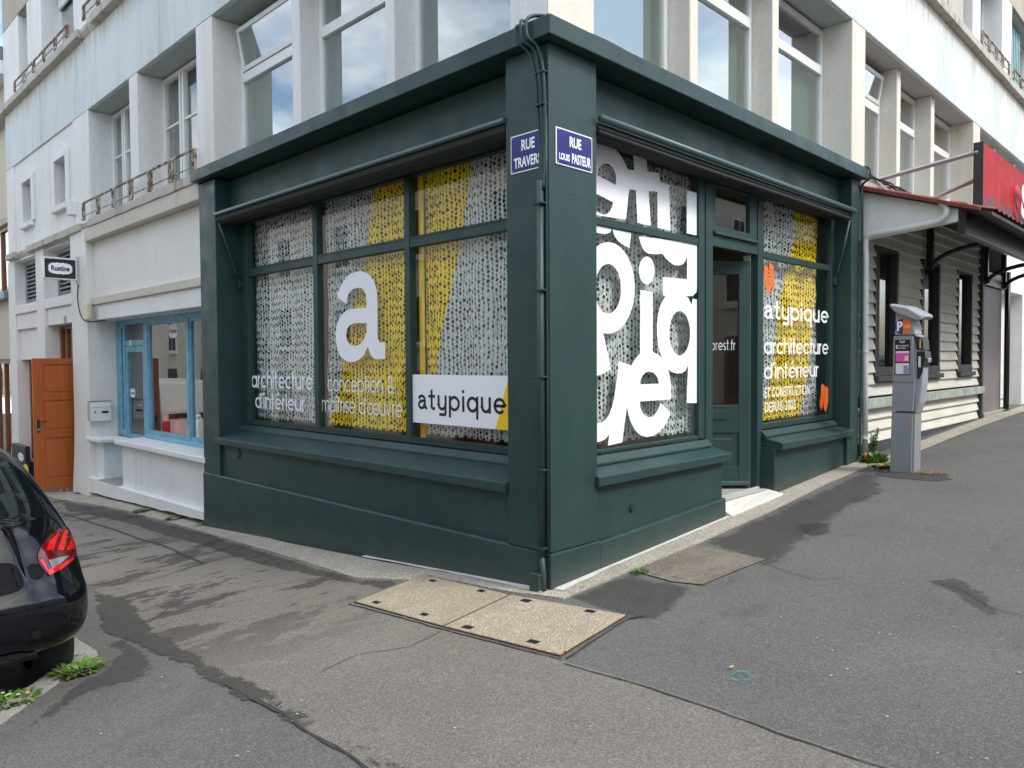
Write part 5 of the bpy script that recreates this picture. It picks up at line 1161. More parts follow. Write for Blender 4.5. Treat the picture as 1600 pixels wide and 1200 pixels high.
# canopy over the front: cheek, roof tiles, beam, brackets
MB().hexa([(5.92, -1.03, 3.195), (6.0, -1.03, 3.195), (6.0, .095, 3.09), (5.92, .095, 3.09), (5.92, -1.03, 3.34), (6.0, -1.03, 3.34), (6.0, .095, 3.745), (5.92, .095, 3.745)]).build('canopy_cheek', M['pier'], cb, bevel=.006)
rs = lambda y: 3.78+(y-.08)*.345
MB().hexa([(5.86, -1.38, rs(-1.38)-.06), (13.6, -1.38, rs(-1.38)-.06), (13.6, .09, rs(.09)-.06), (5.86, .09, rs(.09)-.06), (5.86, -1.38, rs(-1.38)-.02), (13.6, -1.38, rs(-1.38)-.02), (13.6, .09, rs(.09)-.02), (5.86, .09, rs(.09)-.02)]).build('canopy_deck', M['darkwood'], cb)
nt_x = 34
for i in range(nt_x):
    for j in range(5):
        x0 = 5.84+i*.228; y1 = .10-j*.30; y0 = y1-.31
        b = MB(); seg = 5; vs = []
        for yy, zo in ((y0, .018), (y1, .0)):
            for k in range(seg+1):
                u = k/seg; vs.append((x0+u*.232, yy, rs(yy)+zo-.01+.028*math.sin(math.pi*u)))
        for yy, zo in ((y0, .018), (y1, .0)):
            for k in range(seg+1):
                u = k/seg; vs.append((x0+u*.232, yy, rs(yy)+zo-.022+.028*math.sin(math.pi*u)))
        m1 = seg+1; fs = []
        for k in range(seg):
            fs += [(k, k+1, m1+k+1, m1+k), (2*m1+k, 3*m1+k, 3*m1+k+1, 2*m1+k+1), (k, 2*m1+k, 2*m1+k+1, k+1), (m1+k, m1+k+1, 3*m1+k+1, 3*m1+k)]
        fs += [(0, m1, 3*m1, 2*m1), (seg, 2*m1+seg, 3*m1+seg, m1+seg)]
        b.add(vs, fs)
        b.build('roof_tile', M['redtrim'], cb)
# red flashing along the near verge
MB().hexa([(5.80, -1.28, rs(-1.28)-.045), (5.86, -1.28, rs(-1.28)-.045), (5.86, .09, rs(.09)-.05), (5.80, .09, rs(.09)-.05), (5.80, -1.28, rs(-1.28)+.0), (5.86, -1.28, rs(-1.28)+.0), (5.86, .09, rs(.09)+.0), (5.80, .09, rs(.09)+.0)]).build('verge_trim', M['redtrim'], cb, bevel=.004)
MB().fb('R', 5.96, 13.5, -1.10, -1.02, 3.05, 3.30).build('canopy_beam', M['blackpl'], cb)
for x in (8.6, 11.9, 13.3):
    q = [(x, -.03-.95*(1-math.cos(R(a))), 2.98+.30*math.sin(R(a))) for a in range(0, 91, 10)]
    MB().tube(q, .035, 8).build('bracket', M['blackpl'], cb, smooth=True); MB().box(x-.04, x+.04, -.045, .04, 2.96, 3.62).build('bracket_post', M['blackpl'], cb)
# white pvc downpipe following the cheek and the wall
t = thing('downpipe', 'white plastic downpipe curving under the red roof edge beside the green shop', 'downpipe', (5.88, -.05, .4))
MB().tube(smooth_pts([(5.87, -.90, 3.40), (5.86, -.93, 3.31), (5.86, -.88, 3.235), (5.86, -.75, 3.20), (5.86, -.35, 3.165), (5.86, -.08, 3.14), (5.87, -.03, 3.06), (5.88, -.03, 2.9)])+[(5.89, -.03, 1.6), (5.90, -.03, .42)], .036, 14).build('pipe', M['pvc'], t, smooth=True)
MB().cyl((5.87, -.90, 3.42), (0, 0, 1), .06, .06, 14).build('outlet', M['pvc'], t)
for z in (.62, 1.7, 2.6): MB().cyl((5.888, -.03, z), (0, 0, 1), .046, .02, 14).build('collar', M['pvc'], t)
# red sign with steel struts
YS = -1.2
t = thing('bar_sign', 'faded red sign board with white raised letter S at the right edge', 'sign', (8, YS, 3.3))
def reds():
    m, n, out = newmat('faded red sign face')
    f = noise_fac(n, 2.2, 7, .65); c = mixc(n, ramp(n, f, [(.35, 0), (.7, 1)]), (.33, .010, .018), (.50, .030, .035))
    c = mixc(n, ramp(n, noise_fac(n, 4, 6, .6, sc=(1, 1, .12)), [(.6, 0), (.72, .8)]), c, (.72, .09, .02))
    tcn = n.nodes.new('ShaderNodeTexCoord'); sx = n.nodes.new('ShaderNodeSeparateXYZ'); n.links.new(tcn.outputs['Object'], sx.inputs[0])
    mr = N(n, 'ShaderNodeMapRange'); mr.inputs['From Min'].default_value = 3.95; mr.inputs['From Max'].default_value = 3.30; n.links.new(sx.outputs['Z'], mr.inputs['Value'])
    dk = mixc(n, .55, mr.outputs[0], noise_fac(n, 6, 8, .7, sc=(1, 1, .18)))
    c = mixc(n, ramp(n, dk, [(.555, 0), (.585, .8)]), c, (.10, .10, .11))
    pbsdf(n, out, c, .6, None, 0, .12); return m
MB().fb('R', 6.27, 10.2, YS, YS+.04, 3.29, 4.13).build('board', reds(), t, bevel=.004)
MB().fb('R', 6.25, 6.27, YS-.004, YS+.10, 3.25, 4.14).build('edge_post', M['darkwood'], t)
font_text('R', 'S', 7.86, 8.30, 3.46, 3.92, YS-.085, M['vinyl'], t, .05, 'letter'); font_text('R', 'S', 7.87, 8.31, 3.455, 3.915, YS-.083, M['vinyl'], t, .05, 'letter')
font_text('R', 'S', 7.84, 8.28, 3.46, 3.92, YS-.004, simple('red letter return', (.5, .01, .02), .5), t, .08, 'letter_backing')
MB().box(8.45, 8.52, YS-.09, YS-.02, 3.44, 3.93).box(8.52, 8.8, YS-.09, YS-.02, 3.86, 3.93).box(8.52, 8.72, YS-.09, YS-.02, 3.66, 3.73).build('letter', M['vinyl'], t, bevel=.004)
def strut(a, b_): MB().tube([a, b_], .030, 4).build('strut', M['steel'], t)
p0 = fx(1372, 281, .05); strut((p0[0], .05, p0[1]), (6.26, YS+.05, 4.03)); p0 = fx(1463, 306, .05); strut((p0[0], .05, p0[1]-.02), (6.26, YS+.05, 3.72))
strut((9.6, .1, 4.0), (9.6, YS+.05, 4.03)); strut((9.6, .1, 3.8), (9.6, YS+.05, 3.6))
# cable clutter on the canopy ledge
t = thing('ledge_cables', 'tangle of dark cables lying on the wall top above the red tiled canopy', 'cable', (7, 0, 3.9))
for k in range(4):
    pts = [(5.8+u*.22, .06-.03*k+.08*noise.noise(Vector((u*.8, k*5, 0))), 3.915+.05*abs(noise.noise(Vector((u*.9, k*3, 1))))) for u in range(12+6*k)]
    MB().tube(smooth_pts(pts, 3), .012, 6).build('cable', M['blackpl'], t, smooth=True)
MB().fb('R', 5.86, 17, .02, .5, 3.72, 3.895).build('wall_top', M['ledge'], ap, bevel=.01)
# white render beyond the mauve door
MB().fb('R', 13.62, 15.3, .30, .6, .3, 3.72).build('wall', M['pier'], ap, bevel=.01)
B('R', 15.3, 15.7, .05, .6, .3, 3.72, 'pier', M['white']); B('R', 13.62, 15.3, .05, .30, 2.95, 3.72, 'lintel', M['white'])
B('R', 13.9, 14.9, .27, .30, .75, 1.35, 'vent_panel', M['white']); B('R', 13.98, 14.82, .262, .27, .82, 1.28, 'vent_panel', M['lowwall'])
B('R', 15.7, REND, .4, .7, .3, 3.72, 'wall', M['lowwall']); B('R', 11.9, 13.6, .31, .5, .3, 3.72, 'wall', M['dark'])

# ------------------------------------------------------------------ parking meter
t = thing('parking_meter', 'grey parking ticket machine with blue and orange P badge standing on the pavement', 'parking meter', (5.3, -.65, gz(5.3, -.65)))
XM = 5.15
mp = lambda px, py: fy(px, py, XM)     # (Y, z) on the near face
W = .27
def mpart(pts, x0, x1, name, mat, bev=.008, par=t):
    q = [mp(*p) for p in pts]; n = len(q); vs = [(x0, y, z) for y, z in q]+[(x1, y, z) for y, z in q]
    return MB().add(vs, [tuple(range(n)), tuple(range(2*n-1, n-1, -1))]+[(i, (i+1) % n, n+(i+1) % n, n+i) for i in range(n)]).build(name, mat, par, bevel=bev)
mpart([(1390, 739), (1393, 644), (1426, 645), (1424, 739)], XM, XM+W, 'base', M['meter'])
mpart([(1393, 643), (1396, 525), (1425, 523), (1427, 530), (1429, 600), (1426, 643)], XM, XM+W, 'body', M['meter'])
mpart([(1426, 645), (1424, 739), (1427, 739), (1429, 647)], XM+.02, XM+W-.02, 'front_cover', M['meter'], .004)
mpart([(1426, 523), (1434, 523), (1439, 540), (1441, 565), (1440, 600), (1436, 630), (1430, 648), (1426, 643)], XM+.03, XM+W-.03, 'front_bulge', M['meter2'], .02)
mpart([(1397, 524), (1399, 486), (1420, 486), (1426, 505), (1430, 523)], XM+.01, XM+W-.01, 'neck', M['meter2'], .012)
# hood
q = [mp(*p) for p in [(1389, 477), (1391, 475), (1420, 479), (1447, 492), (1448, 496), (1438, 498), (1408, 489), (1396, 485)]]
n = len(q); cy = sum(a for a, _ in q)/n; b = MB(); secs = [(-.05, .82, -.02), (-.02, .96, 0), (.10, .97, .008), (.26, .96, .008), (.31, .86, -.01)]
vs = []
for xo, sc_, dz in secs: vs += [(XM+xo, cy+(y-cy)*sc_, z+dz) for y, z in q]
fs = [tuple(range(n)), tuple(range(len(vs)-1, len(vs)-n-1, -1))]
for k in range(len(secs)-1): fs += [(k*n+i, k*n+(i+1) % n, (k+1)*n+(i+1) % n, (k+1)*n+i) for i in range(n)]
b.add(vs, fs).build('hood', M['meter2'], t, bevel=.010)
# control panels on the street side
yb = mp(1440, 560)[0]
mpart([(1427.5, 525), (1436, 526), (1441, 531), (1442, 547), (1431, 547)], XM+.022, XM+W-.03, 'screen_panel', M['blackpl'], .004); mpart([(1431, 549), (1444, 549), (1445, 560), (1441, 572), (1440, 582), (1436, 591), (1432, 593)], XM+.022, XM+W-.03, 'key_panel', M['blackpl'], .004)
mpart([(1440, 556), (1447, 560), (1447, 566), (1440, 568)], XM+.09, XM+.2, 'coin_tray', M['chrome'], .004)
p_ = mp(1437, 537); MB().box(XM+.016, XM+.022, p_[0]-.008, p_[0]+.008, p_[1]-.05, p_[1]+.05).build('slot_strip', M['ochre'], t)
p_ = mp(1436, 564); MB().box(XM+.016, XM+.022, p_[0]-.012, p_[0]+.012, p_[1]-.07, p_[1]+.05).build('instruction_label', M['paper'], t)
# near-face badge and notices
cY, cZ = mp(1410.5, 510); rr = .088
def half(a0, a1, mat, d):
    pts = [(cY-rr*math.cos(R(a)), cZ+rr*.98*math.sin(R(a))) for a in range(a0, a1+1, 10)]; MB().add([(XM+.006-d, y, z) for y, z in pts], [tuple(range(len(pts)))]).build('badge', mat, t)
half(-90, 90, M['orange'], .0); 
pts = [(cY+rr*math.cos(R(a)), cZ+rr*.98*math.sin(R(a))) for a in range(-90, 91, 10)]+[(cY-.012, cZ+.06), (cY+.012, cZ-.06)][:0]
MB().add([(XM+.006, y, z) for y, z in pts], [tuple(range(len(pts)))]).build('badge', simple('badge blue', (.02, .035, .25), .4), t)
font_text('L', 'P', cY+.062, cY-.0, cZ-.052, cZ+.058, XM+.003, M['vinyl'], t, .05); font_text('L', 'ZONE', cY-.020, cY-.075, cZ+.004, cZ+.014, XM+.003, M['vinyl'], t, .01); font_text('L', 'PAYANTE', cY-.016, cY-.078, cZ-.014, cZ-.003, XM+.003, M['vinyl'], t, .01)
def mrect(p0, p1, mat, d, nm): (y0, z0), (y1, z1) = mp(*p0), mp(*p1); return MB().box(XM-d, XM, y0, y1, z0, z1).build(nm, mat, t)
ps = mrect((1398.5, 531), (1422, 586), M['black'], .004, 'notice_board')
mrect((1399.7, 548.5), (1420.8, 565.5), M['pink'], .006, 'notice'); mrect((1399.7, 549), (1420.8, 551.5), M['paper'], .0075, 'notice'); mrect((1414, 556), (1419.5, 563.5), M['paper'], .0075, 'notice')
mrect((1399.7, 567.5), (1420.8, 584.5), M['paper'], .006, 'notice'); mrect((1412, 571), (1420, 584), simple('violet print', (.35, .25, .5), .5), .0075, 'notice')
def mtext(s, p0, p1, d=.008, mat=M['vinyl']): (y0, z0), (y1, z1) = mp(*p0), mp(*p1); font_text('L', s, y0, y1, z0, z1, XM-d, mat, t, .01)
mtext('Tarif', (1405.5, 536), (1414, 531.8), .006); mtext('PARCMETRE', (1403.5, 541.5), (1420, 539), .006); mtext('HORAIRES', (1403.5, 545), (1416, 543), .006); mrect((1400.3, 545), (1402.6, 539), M['paper'], .006, 'notice')
q = mp(1424.5, 656); MB().box(XM-.001, XM+.0, q[0]-.02, q[0]+.02, q[1]-.02, q[1]+.02).build('sticker', simple('orange sticker', (.6, .28, .08), .5), t)
b = MB()   # recessed joints of the casing
for y in (524.5, 597.5, 644):
    q = mp(1396, y)[1]; ya, yb_ = mp(1392, y)[0], mp(1428, y)[0]; b.box(XM-.0012, XM+.01, ya, yb_, q-.0025, q+.0025)
b.build('joint', M['blackpl'], t)
stain_sheet('meter_base_soil', M['damp'], gpoly([(1375, 728), (1440, 734), (1480, 740), (1497, 750), (1465, 753), (1400, 749), (1360, 742)]), .006, .08)

# ------------------------------------------------------------------ parked car
car = thing('parked_car', 'dark blue black hatchback parked with its rear to the corner at the left edge', 'car', (-3.43, 3.1, gz(-3.43, 3.1)-.1))
CX, HW = -3.385, .875; zr = -.345
def ringpts(z, hw, yr, yf, cr, bulge=.06, tuck=0):
    pts = []; n = 6
    # clockwise from rear centre to the right side, front, left
    rear = [(0, yr-bulge), (.3*hw, yr-bulge*.92), (.58*hw, yr-bulge*.68)]
    arc = []
    for k in range(n+1):
        a = R(-90+90*k/n); arc.append((hw-cr+cr*math.cos(a), yr+cr+cr*math.sin(a)*1.0 - bulge*.15*(1-k/n)))
    side = [(hw, yr+cr+(yf-yr-2*cr)*u) for u in (.15, .3, .5, .7, .85)]
    arcf = [(hw-cr+cr*math.cos(R(90*k/n)), yf-cr+cr*math.sin(R(90*k/n))) for k in range(n+1)]
    front = [(.5*hw, yf+bulge*.6), (0, yf+bulge)]
    h = rear+arc+side+arcf+front
    full = [(CX+x, y, z) for x, y in h]+[(CX-x, y, z) for x, y in reversed(h[1:-1])]
    return full
secs = [(-.02, .80, 1.36, 5.05, .30), (.02, .845, 1.29, 5.12, .30), (.10, .865, 1.245, 5.16, .28), (.20, .872, 1.215, 5.16, .28), (.31, .868, 1.21, 5.14, .30), (.345, .862, 1.235, 5.12, .32), (.42, .860, 1.27, 5.05, .34), (.50, .850, 1.29, 5.0, .36), (.58, .835, 1.32, 4.85, .36), (.66, .815, 1.36, 4.35, .36), (.73, .785, 1.41, 4.0, .36),
        (.80, .755, 1.49, 3.85, .34), (.88, .722, 1.60, 3.7, .32), (.96, .685, 1.72, 3.55, .30), (1.03, .645, 1.83, 3.38, .28), (1.085, .60, 1.94, 3.2, .26), (1.115, .52, 2.10, 3.0, .25), (1.13, .30, 2.3, 2.85, .2)]
rg = [ringpts(z, hw, yr, yf, cr, .05 if z < .7 else .07) for z, hw, yr, yf, cr in secs]; n = len(rg[0]); vs = [p for r_ in rg for p in r_]; fs = []
for k in range(len(rg)-1): fs += [(k*n+i, k*n+(i+1) % n, (k+1)*n+(i+1) % n, (k+1)*n+i) for i in range(n)]
fs += [tuple(range(n)), tuple(range((len(rg)-1)*n, len(rg)*n))]
body = MB().add(vs, fs).build('body', M['car'], car, smooth=True, sub=2)
dg = bpy.context.evaluated_depsgraph_get(); be = body.evaluated_get(dg); bmm = bmesh.new(); bmm.from_mesh(be.to_mesh())
bmesh.ops.recalc_face_normals(bmm, faces=bmm.faces); bvh = BVHTree.FromBMesh(bmm)
def on_body(poly, name, mat, lift=.004, cuts=3, par=car, thick=0.003):
    """an outline laid onto the curved bodywork"""
    bm = bmesh.new(); dense = []
    for (a, b_) in zip(poly, poly[1:]+poly[:1]):
        k = max(1, int(math.hypot(a[0]-b_[0], a[1]-b_[1])/5))
        for i in range(k): dense.append((a[0]+(b_[0]-a[0])*i/k, a[1]+(b_[1]-a[1])*i/k))
    tris = tessellate_polygon([[Vector((x, y, 0)) for x, y in dense]]); vv = [bm.verts.new((x, y, 0)) for x, y in dense]
    for t_ in tris:
        try: bm.faces.new([vv[i] for i in t_])
        except ValueError: pass
    for c_ in range(cuts): bmesh.ops.subdivide_edges(bm, edges=[e for e in bm.edges if e.calc_length() > 5], cuts=1, use_grid_fill=True)
    bmesh.ops.triangulate(bm, faces=bm.faces)
    bad = []
    for v in bm.verts:
        d = ray(v.co.x, v.co.y).normalized(); hit = bvh.ray_cast(CAM, d)
        if hit[0] is None: bad.append(v); continue
        nn = hit[1] if hit[1].dot(d) < 0 else -hit[1]; v.co = hit[0]+nn*lift
    bmesh.ops.delete(bm, geom=bad, context='VERTS')
    me = bpy.data.meshes.new(name); bm.to_mesh(me); bm.free(); me.materials.append(mat); me.polygons.foreach_set('use_smooth', [True]*len(me.polygons))
    o = bpy.data.objects.new(name, me); col.objects.link(o)
    if par.type == 'EMPTY': attach(o, par)
    else: o.parent = par; o.matrix_parent_inverse = Matrix.Identity(4)
    return o
on_body([(-60, 735), (-20, 729), (10, 729), (28, 735), (41, 748), (54, 772), (66, 795), (72, 803), (66, 808), (30, 820), (0, 828), (-60, 838)], 'rear_window', M['carglass'], .004)
tlp = on_body([(58, 868), (64, 852), (78, 836), (97, 823), (106, 824), (112, 838), (116, 852), (119, 866), (112, 876), (96, 889), (76, 900), (67, 890), (60, 880)], 'tail_light', M['lampdark'], .006)
on_body([(70, 861), (76, 846), (90, 833), (86, 846), (81, 860)], 'lens', M['lampred'], .010, par=tlp); on_body([(87, 861), (93, 844), (98, 830), (105, 829), (101, 842), (97, 861)], 'lens', M['lampred'], .010, par=tlp)
on_body([(101, 861), (107, 845), (109, 834), (113, 846), (114, 858)], 'lens', M['lampred'], .010, par=tlp)
on_body([(60, 876), (66, 873), (74, 891), (96, 881), (112, 871), (113, 875), (96, 889), (76, 899)], 'lens', M['lampred'], .010, par=tlp)
on_body([(74, 876), (92, 871), (106, 869), (94, 880), (80, 889)], 'lens', M['lampclear'], .010, par=tlp)
on_body([(-60, 1002), (0, 985), (45, 974), (90, 967), (132, 958), (139, 962), (139, 985), (133, 1012), (120, 1020), (95, 1022), (60, 1030), (45, 1012), (0, 1027), (-60, 1040)], 'bumper_skirt', M['carbl'], .003) if 0 else None
on_body([(-60, 1035), (0, 1025), (30, 1019), (55, 1018), (70, 1022), (82, 1031), (60, 1037), (0, 1052), (-60, 1066)], 'bumper_diffuser', M['carbl'], .008)
def ringp(cx, cy, r, n=20): return [(cx+r*math.cos(2*math.pi*k/n), cy+r*math.sin(2*math.pi*k/n)) for k in range(n)]
on_body(ringp(56, 991, 7.5), 'towing_eye_cover', M['carbl'], .005, 1); on_body(ringp(106, 963, 3.0), 'parking_sensor', M['carbl'], .006, 0)
on_body([(-60, 963), (0, 949), (50, 918), (78, 902), (79, 904), (51, 921), (0, 952), (-60, 966)], 'tailgate_gap', M['black'], .002, 2)
# number plate area and other lamp (out of frame), wheels
MB().box(CX-.26, CX+.26, 1.13, 1.15, .30, .41).build('number_plate', M['paper'], car)
MB().box(CX-.78, CX-.55, 1.27, 1.30, .42, .66).build('tail_light', M['lampred'], car, bevel=.03)
for sx in (-1, 1):
    for yy in (1.95, 4.45):
        r_ = .305; zc = gz(CX, yy)-.105+r_; x0 = CX+sx*.745
        b = MB(); prof = [(-.10, .19), (-.10, .27), (-.085, .298), (-.05, .305), (.05, .305), (.085, .298), (.10, .27), (.10, .19)]; nn = 28; vs = []; fs = []
        for k in range(nn):
            a = 2*math.pi*k/nn
            for px_, pr_ in prof: vs.append((x0+px_, yy+pr_*math.cos(a), zc+pr_*math.sin(a)))
        m_ = len(prof)
        for k in range(nn):
            for i in range(m_-1): fs.append((k*m_+i, k*m_+i+1, ((k+1) % nn)*m_+i+1, ((k+1) % nn)*m_+i))
        wh = b.add(vs, fs).build('wheel', M['rubber'], car, smooth=True)
        MB().cyl((x0+sx*.03, yy, zc), (1, 0, 0), .20, .12, 20).build('rim', M['steel'], wh)
MB().box(CX-.62, CX+.62, 1.55, 4.9, -.10, .0).build('underbody', M['blackpl'], car)
for sx in (-1, 1):
    MB().hexa([(CX+sx*.80, 2.0, .70), (CX+sx*.81, 2.0, .70), (CX+sx*.81, 3.6, .70), (CX+sx*.80, 3.6, .70), (CX+sx*.66, 2.3, 1.02), (CX+sx*.67, 2.3, 1.02), (CX+sx*.67, 3.3, 1.02), (CX+sx*.66, 3.3, 1.02)]).build('side_window', M['carglass'], car)
bmm.free()

# van further up the left street, seen only as a reflection in the blue shop window
zg = gz(-3.6, 20)-.1
van = thing('parked_van', 'white delivery van parked behind the dark hatchback on the left street', 'van', (-3.6, 20, zg))
prof = [(17.0, .28), (17.0, 1.5), (17.15, 2.25), (20.6, 2.3), (21.5, 1.45), (22.5, 1.15), (22.65, .9), (22.65, .28)]
b = MB(); n = len(prof); vs = []
for xo, k in ((-.92, .0), (-.86, .06), (.86, .06), (.92, 0)): vs += [(-3.6+xo, y, zg+z+(k if z > 1.4 else 0)) for y, z in prof]
fs = [tuple(range(n)), tuple(range(4*n-1, 3*n-1, -1))]
for k in range(3): fs += [(k*n+i, k*n+(i+1) % n, (k+1)*n+(i+1) % n, (k+1)*n+i) for i in range(n)]
b.add(vs, fs).build('body', M['white'], van, bevel=.04)
for sx in (-1, 1):
    MB().hexa([(-3.6+sx*.925, 20.1, zg+1.4), (-3.6+sx*.935, 20.1, zg+1.4), (-3.6+sx*.935, 21.2, zg+1.4), (-3.6+sx*.925, 21.2, zg+1.4), (-3.6+sx*.925, 20.1, zg+2.0), (-3.6+sx*.935, 20.1, zg+2.0), (-3.6+sx*.935, 20.7, zg+2.0), (-3.6+sx*.925, 20.7, zg+2.0)]).build('side_window', M['carglass'], van)
    for yy in (17.9, 21.6): w = MB().cyl((-3.6+sx*.86, yy, zg+.32), (1, 0, 0), .32, .2, 24).build('wheel', M['rubber'], van, bevel=.02); MB().cyl((-3.6+sx*.965, yy, zg+.32), (1, 0, 0), .19, .02, 16).build('rim', M['steel'], w)
    MB().box(-3.6+sx*.80-.1, -3.6+sx*.80+.1, 16.97, 17.0, zg+.8, zg+1.3).build('tail_light', M['lampred'], van)
for sx in (-1, 1): MB().box(-3.6+sx*.42-.32, -3.6+sx*.42+.32, 16.98, 17.0, zg+1.35, zg+1.48).build('door_trim', M['blackpl'], van)
MB().hexa([(-4.35, 20.75, zg+2.25), (-2.85, 20.75, zg+2.25), (-2.8, 21.5, zg+1.54), (-4.4, 21.5, zg+1.54), (-4.35, 20.77, zg+2.28), (-2.85, 20.77, zg+2.28), (-2.8, 21.52, zg+1.57), (-4.4, 21.52, zg+1.57)]).build('windscreen', M['carglass'], van)

# ------------------------------------------------------------------ weeds and small things on the ground
def weed(px, py, r, n, lmin, lmax, label, cat='weed', dry=.1, upright=.5, flowers=0, spread=(1, 1), wall=None):
    c = GP(px, py) if wall is None else wall; b = MB(); n = int(n*2.6); lmin *= .5; lmax *= .62; r *= .85
    for k in range(n):
        a = random.random()*6.283; rr = r*math.sqrt(random.random()); x = c.x+rr*math.cos(a)*spread[0]; y = c.y+rr*math.sin(a)*spread[1]; z = gz(x, y)+.008
        d = Vector((math.cos(a)+random.uniform(-.6, .6), math.sin(a)+random.uniform(-.6, .6), 0)).normalized(); L = random.uniform(lmin, lmax); up = random.uniform(.25, 1.3)*upright
        w = L*random.uniform(.14, .22); side_ = Vector((-d.y, d.x, 0)); p0 = Vector((x, y, z)); mi = 1 if random.random() < dry else 0
        prev = None; segs = 5
        for i in range(segs+1):
            u = i/segs; p = p0+d*L*u*(1-up*.35)+Vector((0, 0, L*up*(u-.55*u*u)*1.6)); ww = w*math.sin(math.pi*min(.98, u*.85+.12))*(1 if i % 2 else .62)
            cur = (p+side_*ww, p-side_*ww)
            if prev: b.add([prev[0], prev[1], cur[1], cur[0]], [(0, 1, 2, 3)], mi)
            prev = cur
    mats = [M['leaf'], M['leafdry'], M['paper'], M['yellow']]
    for k in range(flowers):
        a = random.random()*6.283; x = c.x+r*.9*math.cos(a)*random.random(); y = c.y+r*.9*math.sin(a)*random.random(); z = gz(x, y)+.022+random.random()*.02
        b.add([(x+.011*math.cos(j*.785), y+.011*math.sin(j*.785), z) for j in range(8)], [tuple(range(8))], 2); b.add([(x+.004*math.cos(j*.785), y+.004*math.sin(j*.785), z+.002) for j in range(8)], [tuple(range(8))], 3)
    o = b.build('weed_plant' if cat == 'weed' else 'plant', mats); return tag(o, label, cat, 'weeds growing along the walls and kerb')
weed(122, 1050, .13, 130, .05, .13, 'bright dandelion leaves growing over the granite kerb behind the car wheel', dry=.05)
weed(150, 1040, .07, 40, .03, .07, 'low weed tuft at the corner tip of the kerb', dry=.3)
weed(14, 1098, .16, 150, .03, .09, 'weed patch with white daisies at the bottom left corner', flowers=5, dry=.03)
weed(130, 771, .12, 70, .05, .12, 'weed tuft at the foot of the white pilaster by the orange door', dry=.1)
weed(222, 800, .12, 80, .05, .13, 'weed tuft below the blue shop sill, left of two', dry=.12)
weed(272, 812, .12, 80, .04, .11, 'weed tuft below the blue shop sill, right of two', dry=.08)
weed(313, 822, .07, 40, .04, .08, 'small weed against the left end of the green plinth', dry=.1)
weed(1000, 895, .07, 90, .02, .045, 'small round clover tuft on the dark asphalt right of the corner', dry=0, upright=.8)
weed(1098, 914, .03, 20, .02, .03, 'tiny weed at the tip of the brown patch', dry=.3)
weed(1060, 903, .04, 14, .015, .03, 'tiny weed sprigs on the edge of the brown patch', dry=.2)
weed(1366, 722, .16, 170, .06, .17, 'bushy weeds at the foot of the white downpipe', dry=.08, upright=1.2)
weed(1378, 730, .13, 90, .05, .11, 'weeds with red leaves left of the parking meter base', dry=.25)
for k in range(1): 
    p_ = GP(1364, 712); 
    st = MB()
    for j in range(5):
        q0 = Vector((p_.x+random.uniform(-.06, .06), p_.y+random.uniform(-.03, .03), gz(p_.x, p_.y))); h_ = random.uniform(.25, .48); q1 = q0+Vector((random.uniform(-.06, .06), random.uniform(-.05, .02), h_))
        st.tube([q0, q0.lerp(q1, .5)+Vector((.01, 0, 0)), q1], .004, 5)
        for i in range(26):
            u = random.random(); p = q0.lerp(q1, .2+.8*u); a = random.random()*6.28; L = .035; d = Vector((math.cos(a), math.sin(a), .5)); s_ = Vector((-d.y, d.x, 0))*.012
            st.add([p+s_*.3, p-s_*.3, p+d*L*.6-s_, p+d*L, p+d*L*.6+s_], [(0, 1, 2, 3, 4)])
    tag(st.build('plant', M['leaf']), 'tall weed with small leaves against the slate base board', 'plant')
weed(1455, 741, .16, 70, .02, .06, 'dry yellow weeds right of the parking meter base', dry=.65, spread=(.8, 1.6))
weed(1562, 642, .30, 120, .06, .16, 'green weed patch at the step of the mauve door', dry=.05, spread=(1.4, .5))
# fallen leaves and litter
def fallen(px, py, s, mat, label):
    c = GP(px, py); a = random.random()*6; b = MB(); pts = [(math.cos(a+i*1.05)*s*(1 if i % 3 else .5), math.sin(a+i*1.05)*s*.7) for i in range(6)]
    b.add([(c.x+x, c.y+y, gz(c.x+x, c.y+y)+.012+.008*(i % 2)) for i, (x, y) in enumerate(pts)]+[(c.x, c.y, c.z+.013)], [(i, (i+1) % 6, 6) for i in range(6)])
    tag(b.build('fallen_leaf', mat), label, 'leaf')
fallen(1143, 1046, .018, M['ochre'], 'small yellow leaf beside the turquoise chalk ring'); fallen(883, 1021, .02, M['leafdry'], 'dry orange leaf at the lowest corner of the access cover')
fallen(112, 1062, .03, M['leafdry'], 'yellow leaf beneath the dandelion on the kerb'); fallen(1383, 738, .035, M['leafdry'], 'red brown leaf left of the parking meter'); fallen(225, 803, .03, M['leafdry'], 'orange leaf in the weed below the blue shop')
fallen(910, 921, .02, M['leafdry'], 'brown crumpled leaf near the foot of the corner')
# gum spots and grit on the pavement
b = MB()
for k in range(95):
    px_, py_ = (random.uniform(1200, 1600), random.uniform(690, 1190)) if k % 3 else (random.uniform(150, 1100), random.uniform(960, 1190))
    c = GP(px_, py_)
    if c.y > -.25 and c.x > -.3: continue
    r_ = random.uniform(.003, .010); a0_ = random.random()*6
    b.add([(c.x+r_*random.uniform(.6, 1)*math.cos(a0_+j), c.y+r_*random.uniform(.6, 1)*math.sin(a0_+j), gz(c.x, c.y)+.0095) for j in range(6)], [tuple(range(6))], 0 if k % 4 else 1)
o = b.build('pavement_grit', [simple('grey chewing gum', (.36, .36, .34), .8), M['leafdry']]); tag(o, 'scattered gum spots and grit on the asphalt', 'grit', kind='stuff')
def crack(pts, w=.004): seam(pts, w, tar)
crack([(1450, 905), (1500, 918), (1545, 946), (1600, 962)], .0035); crack([(1230, 700), (1330, 760), (1420, 800), (1600, 840)], .003) if 0 else None
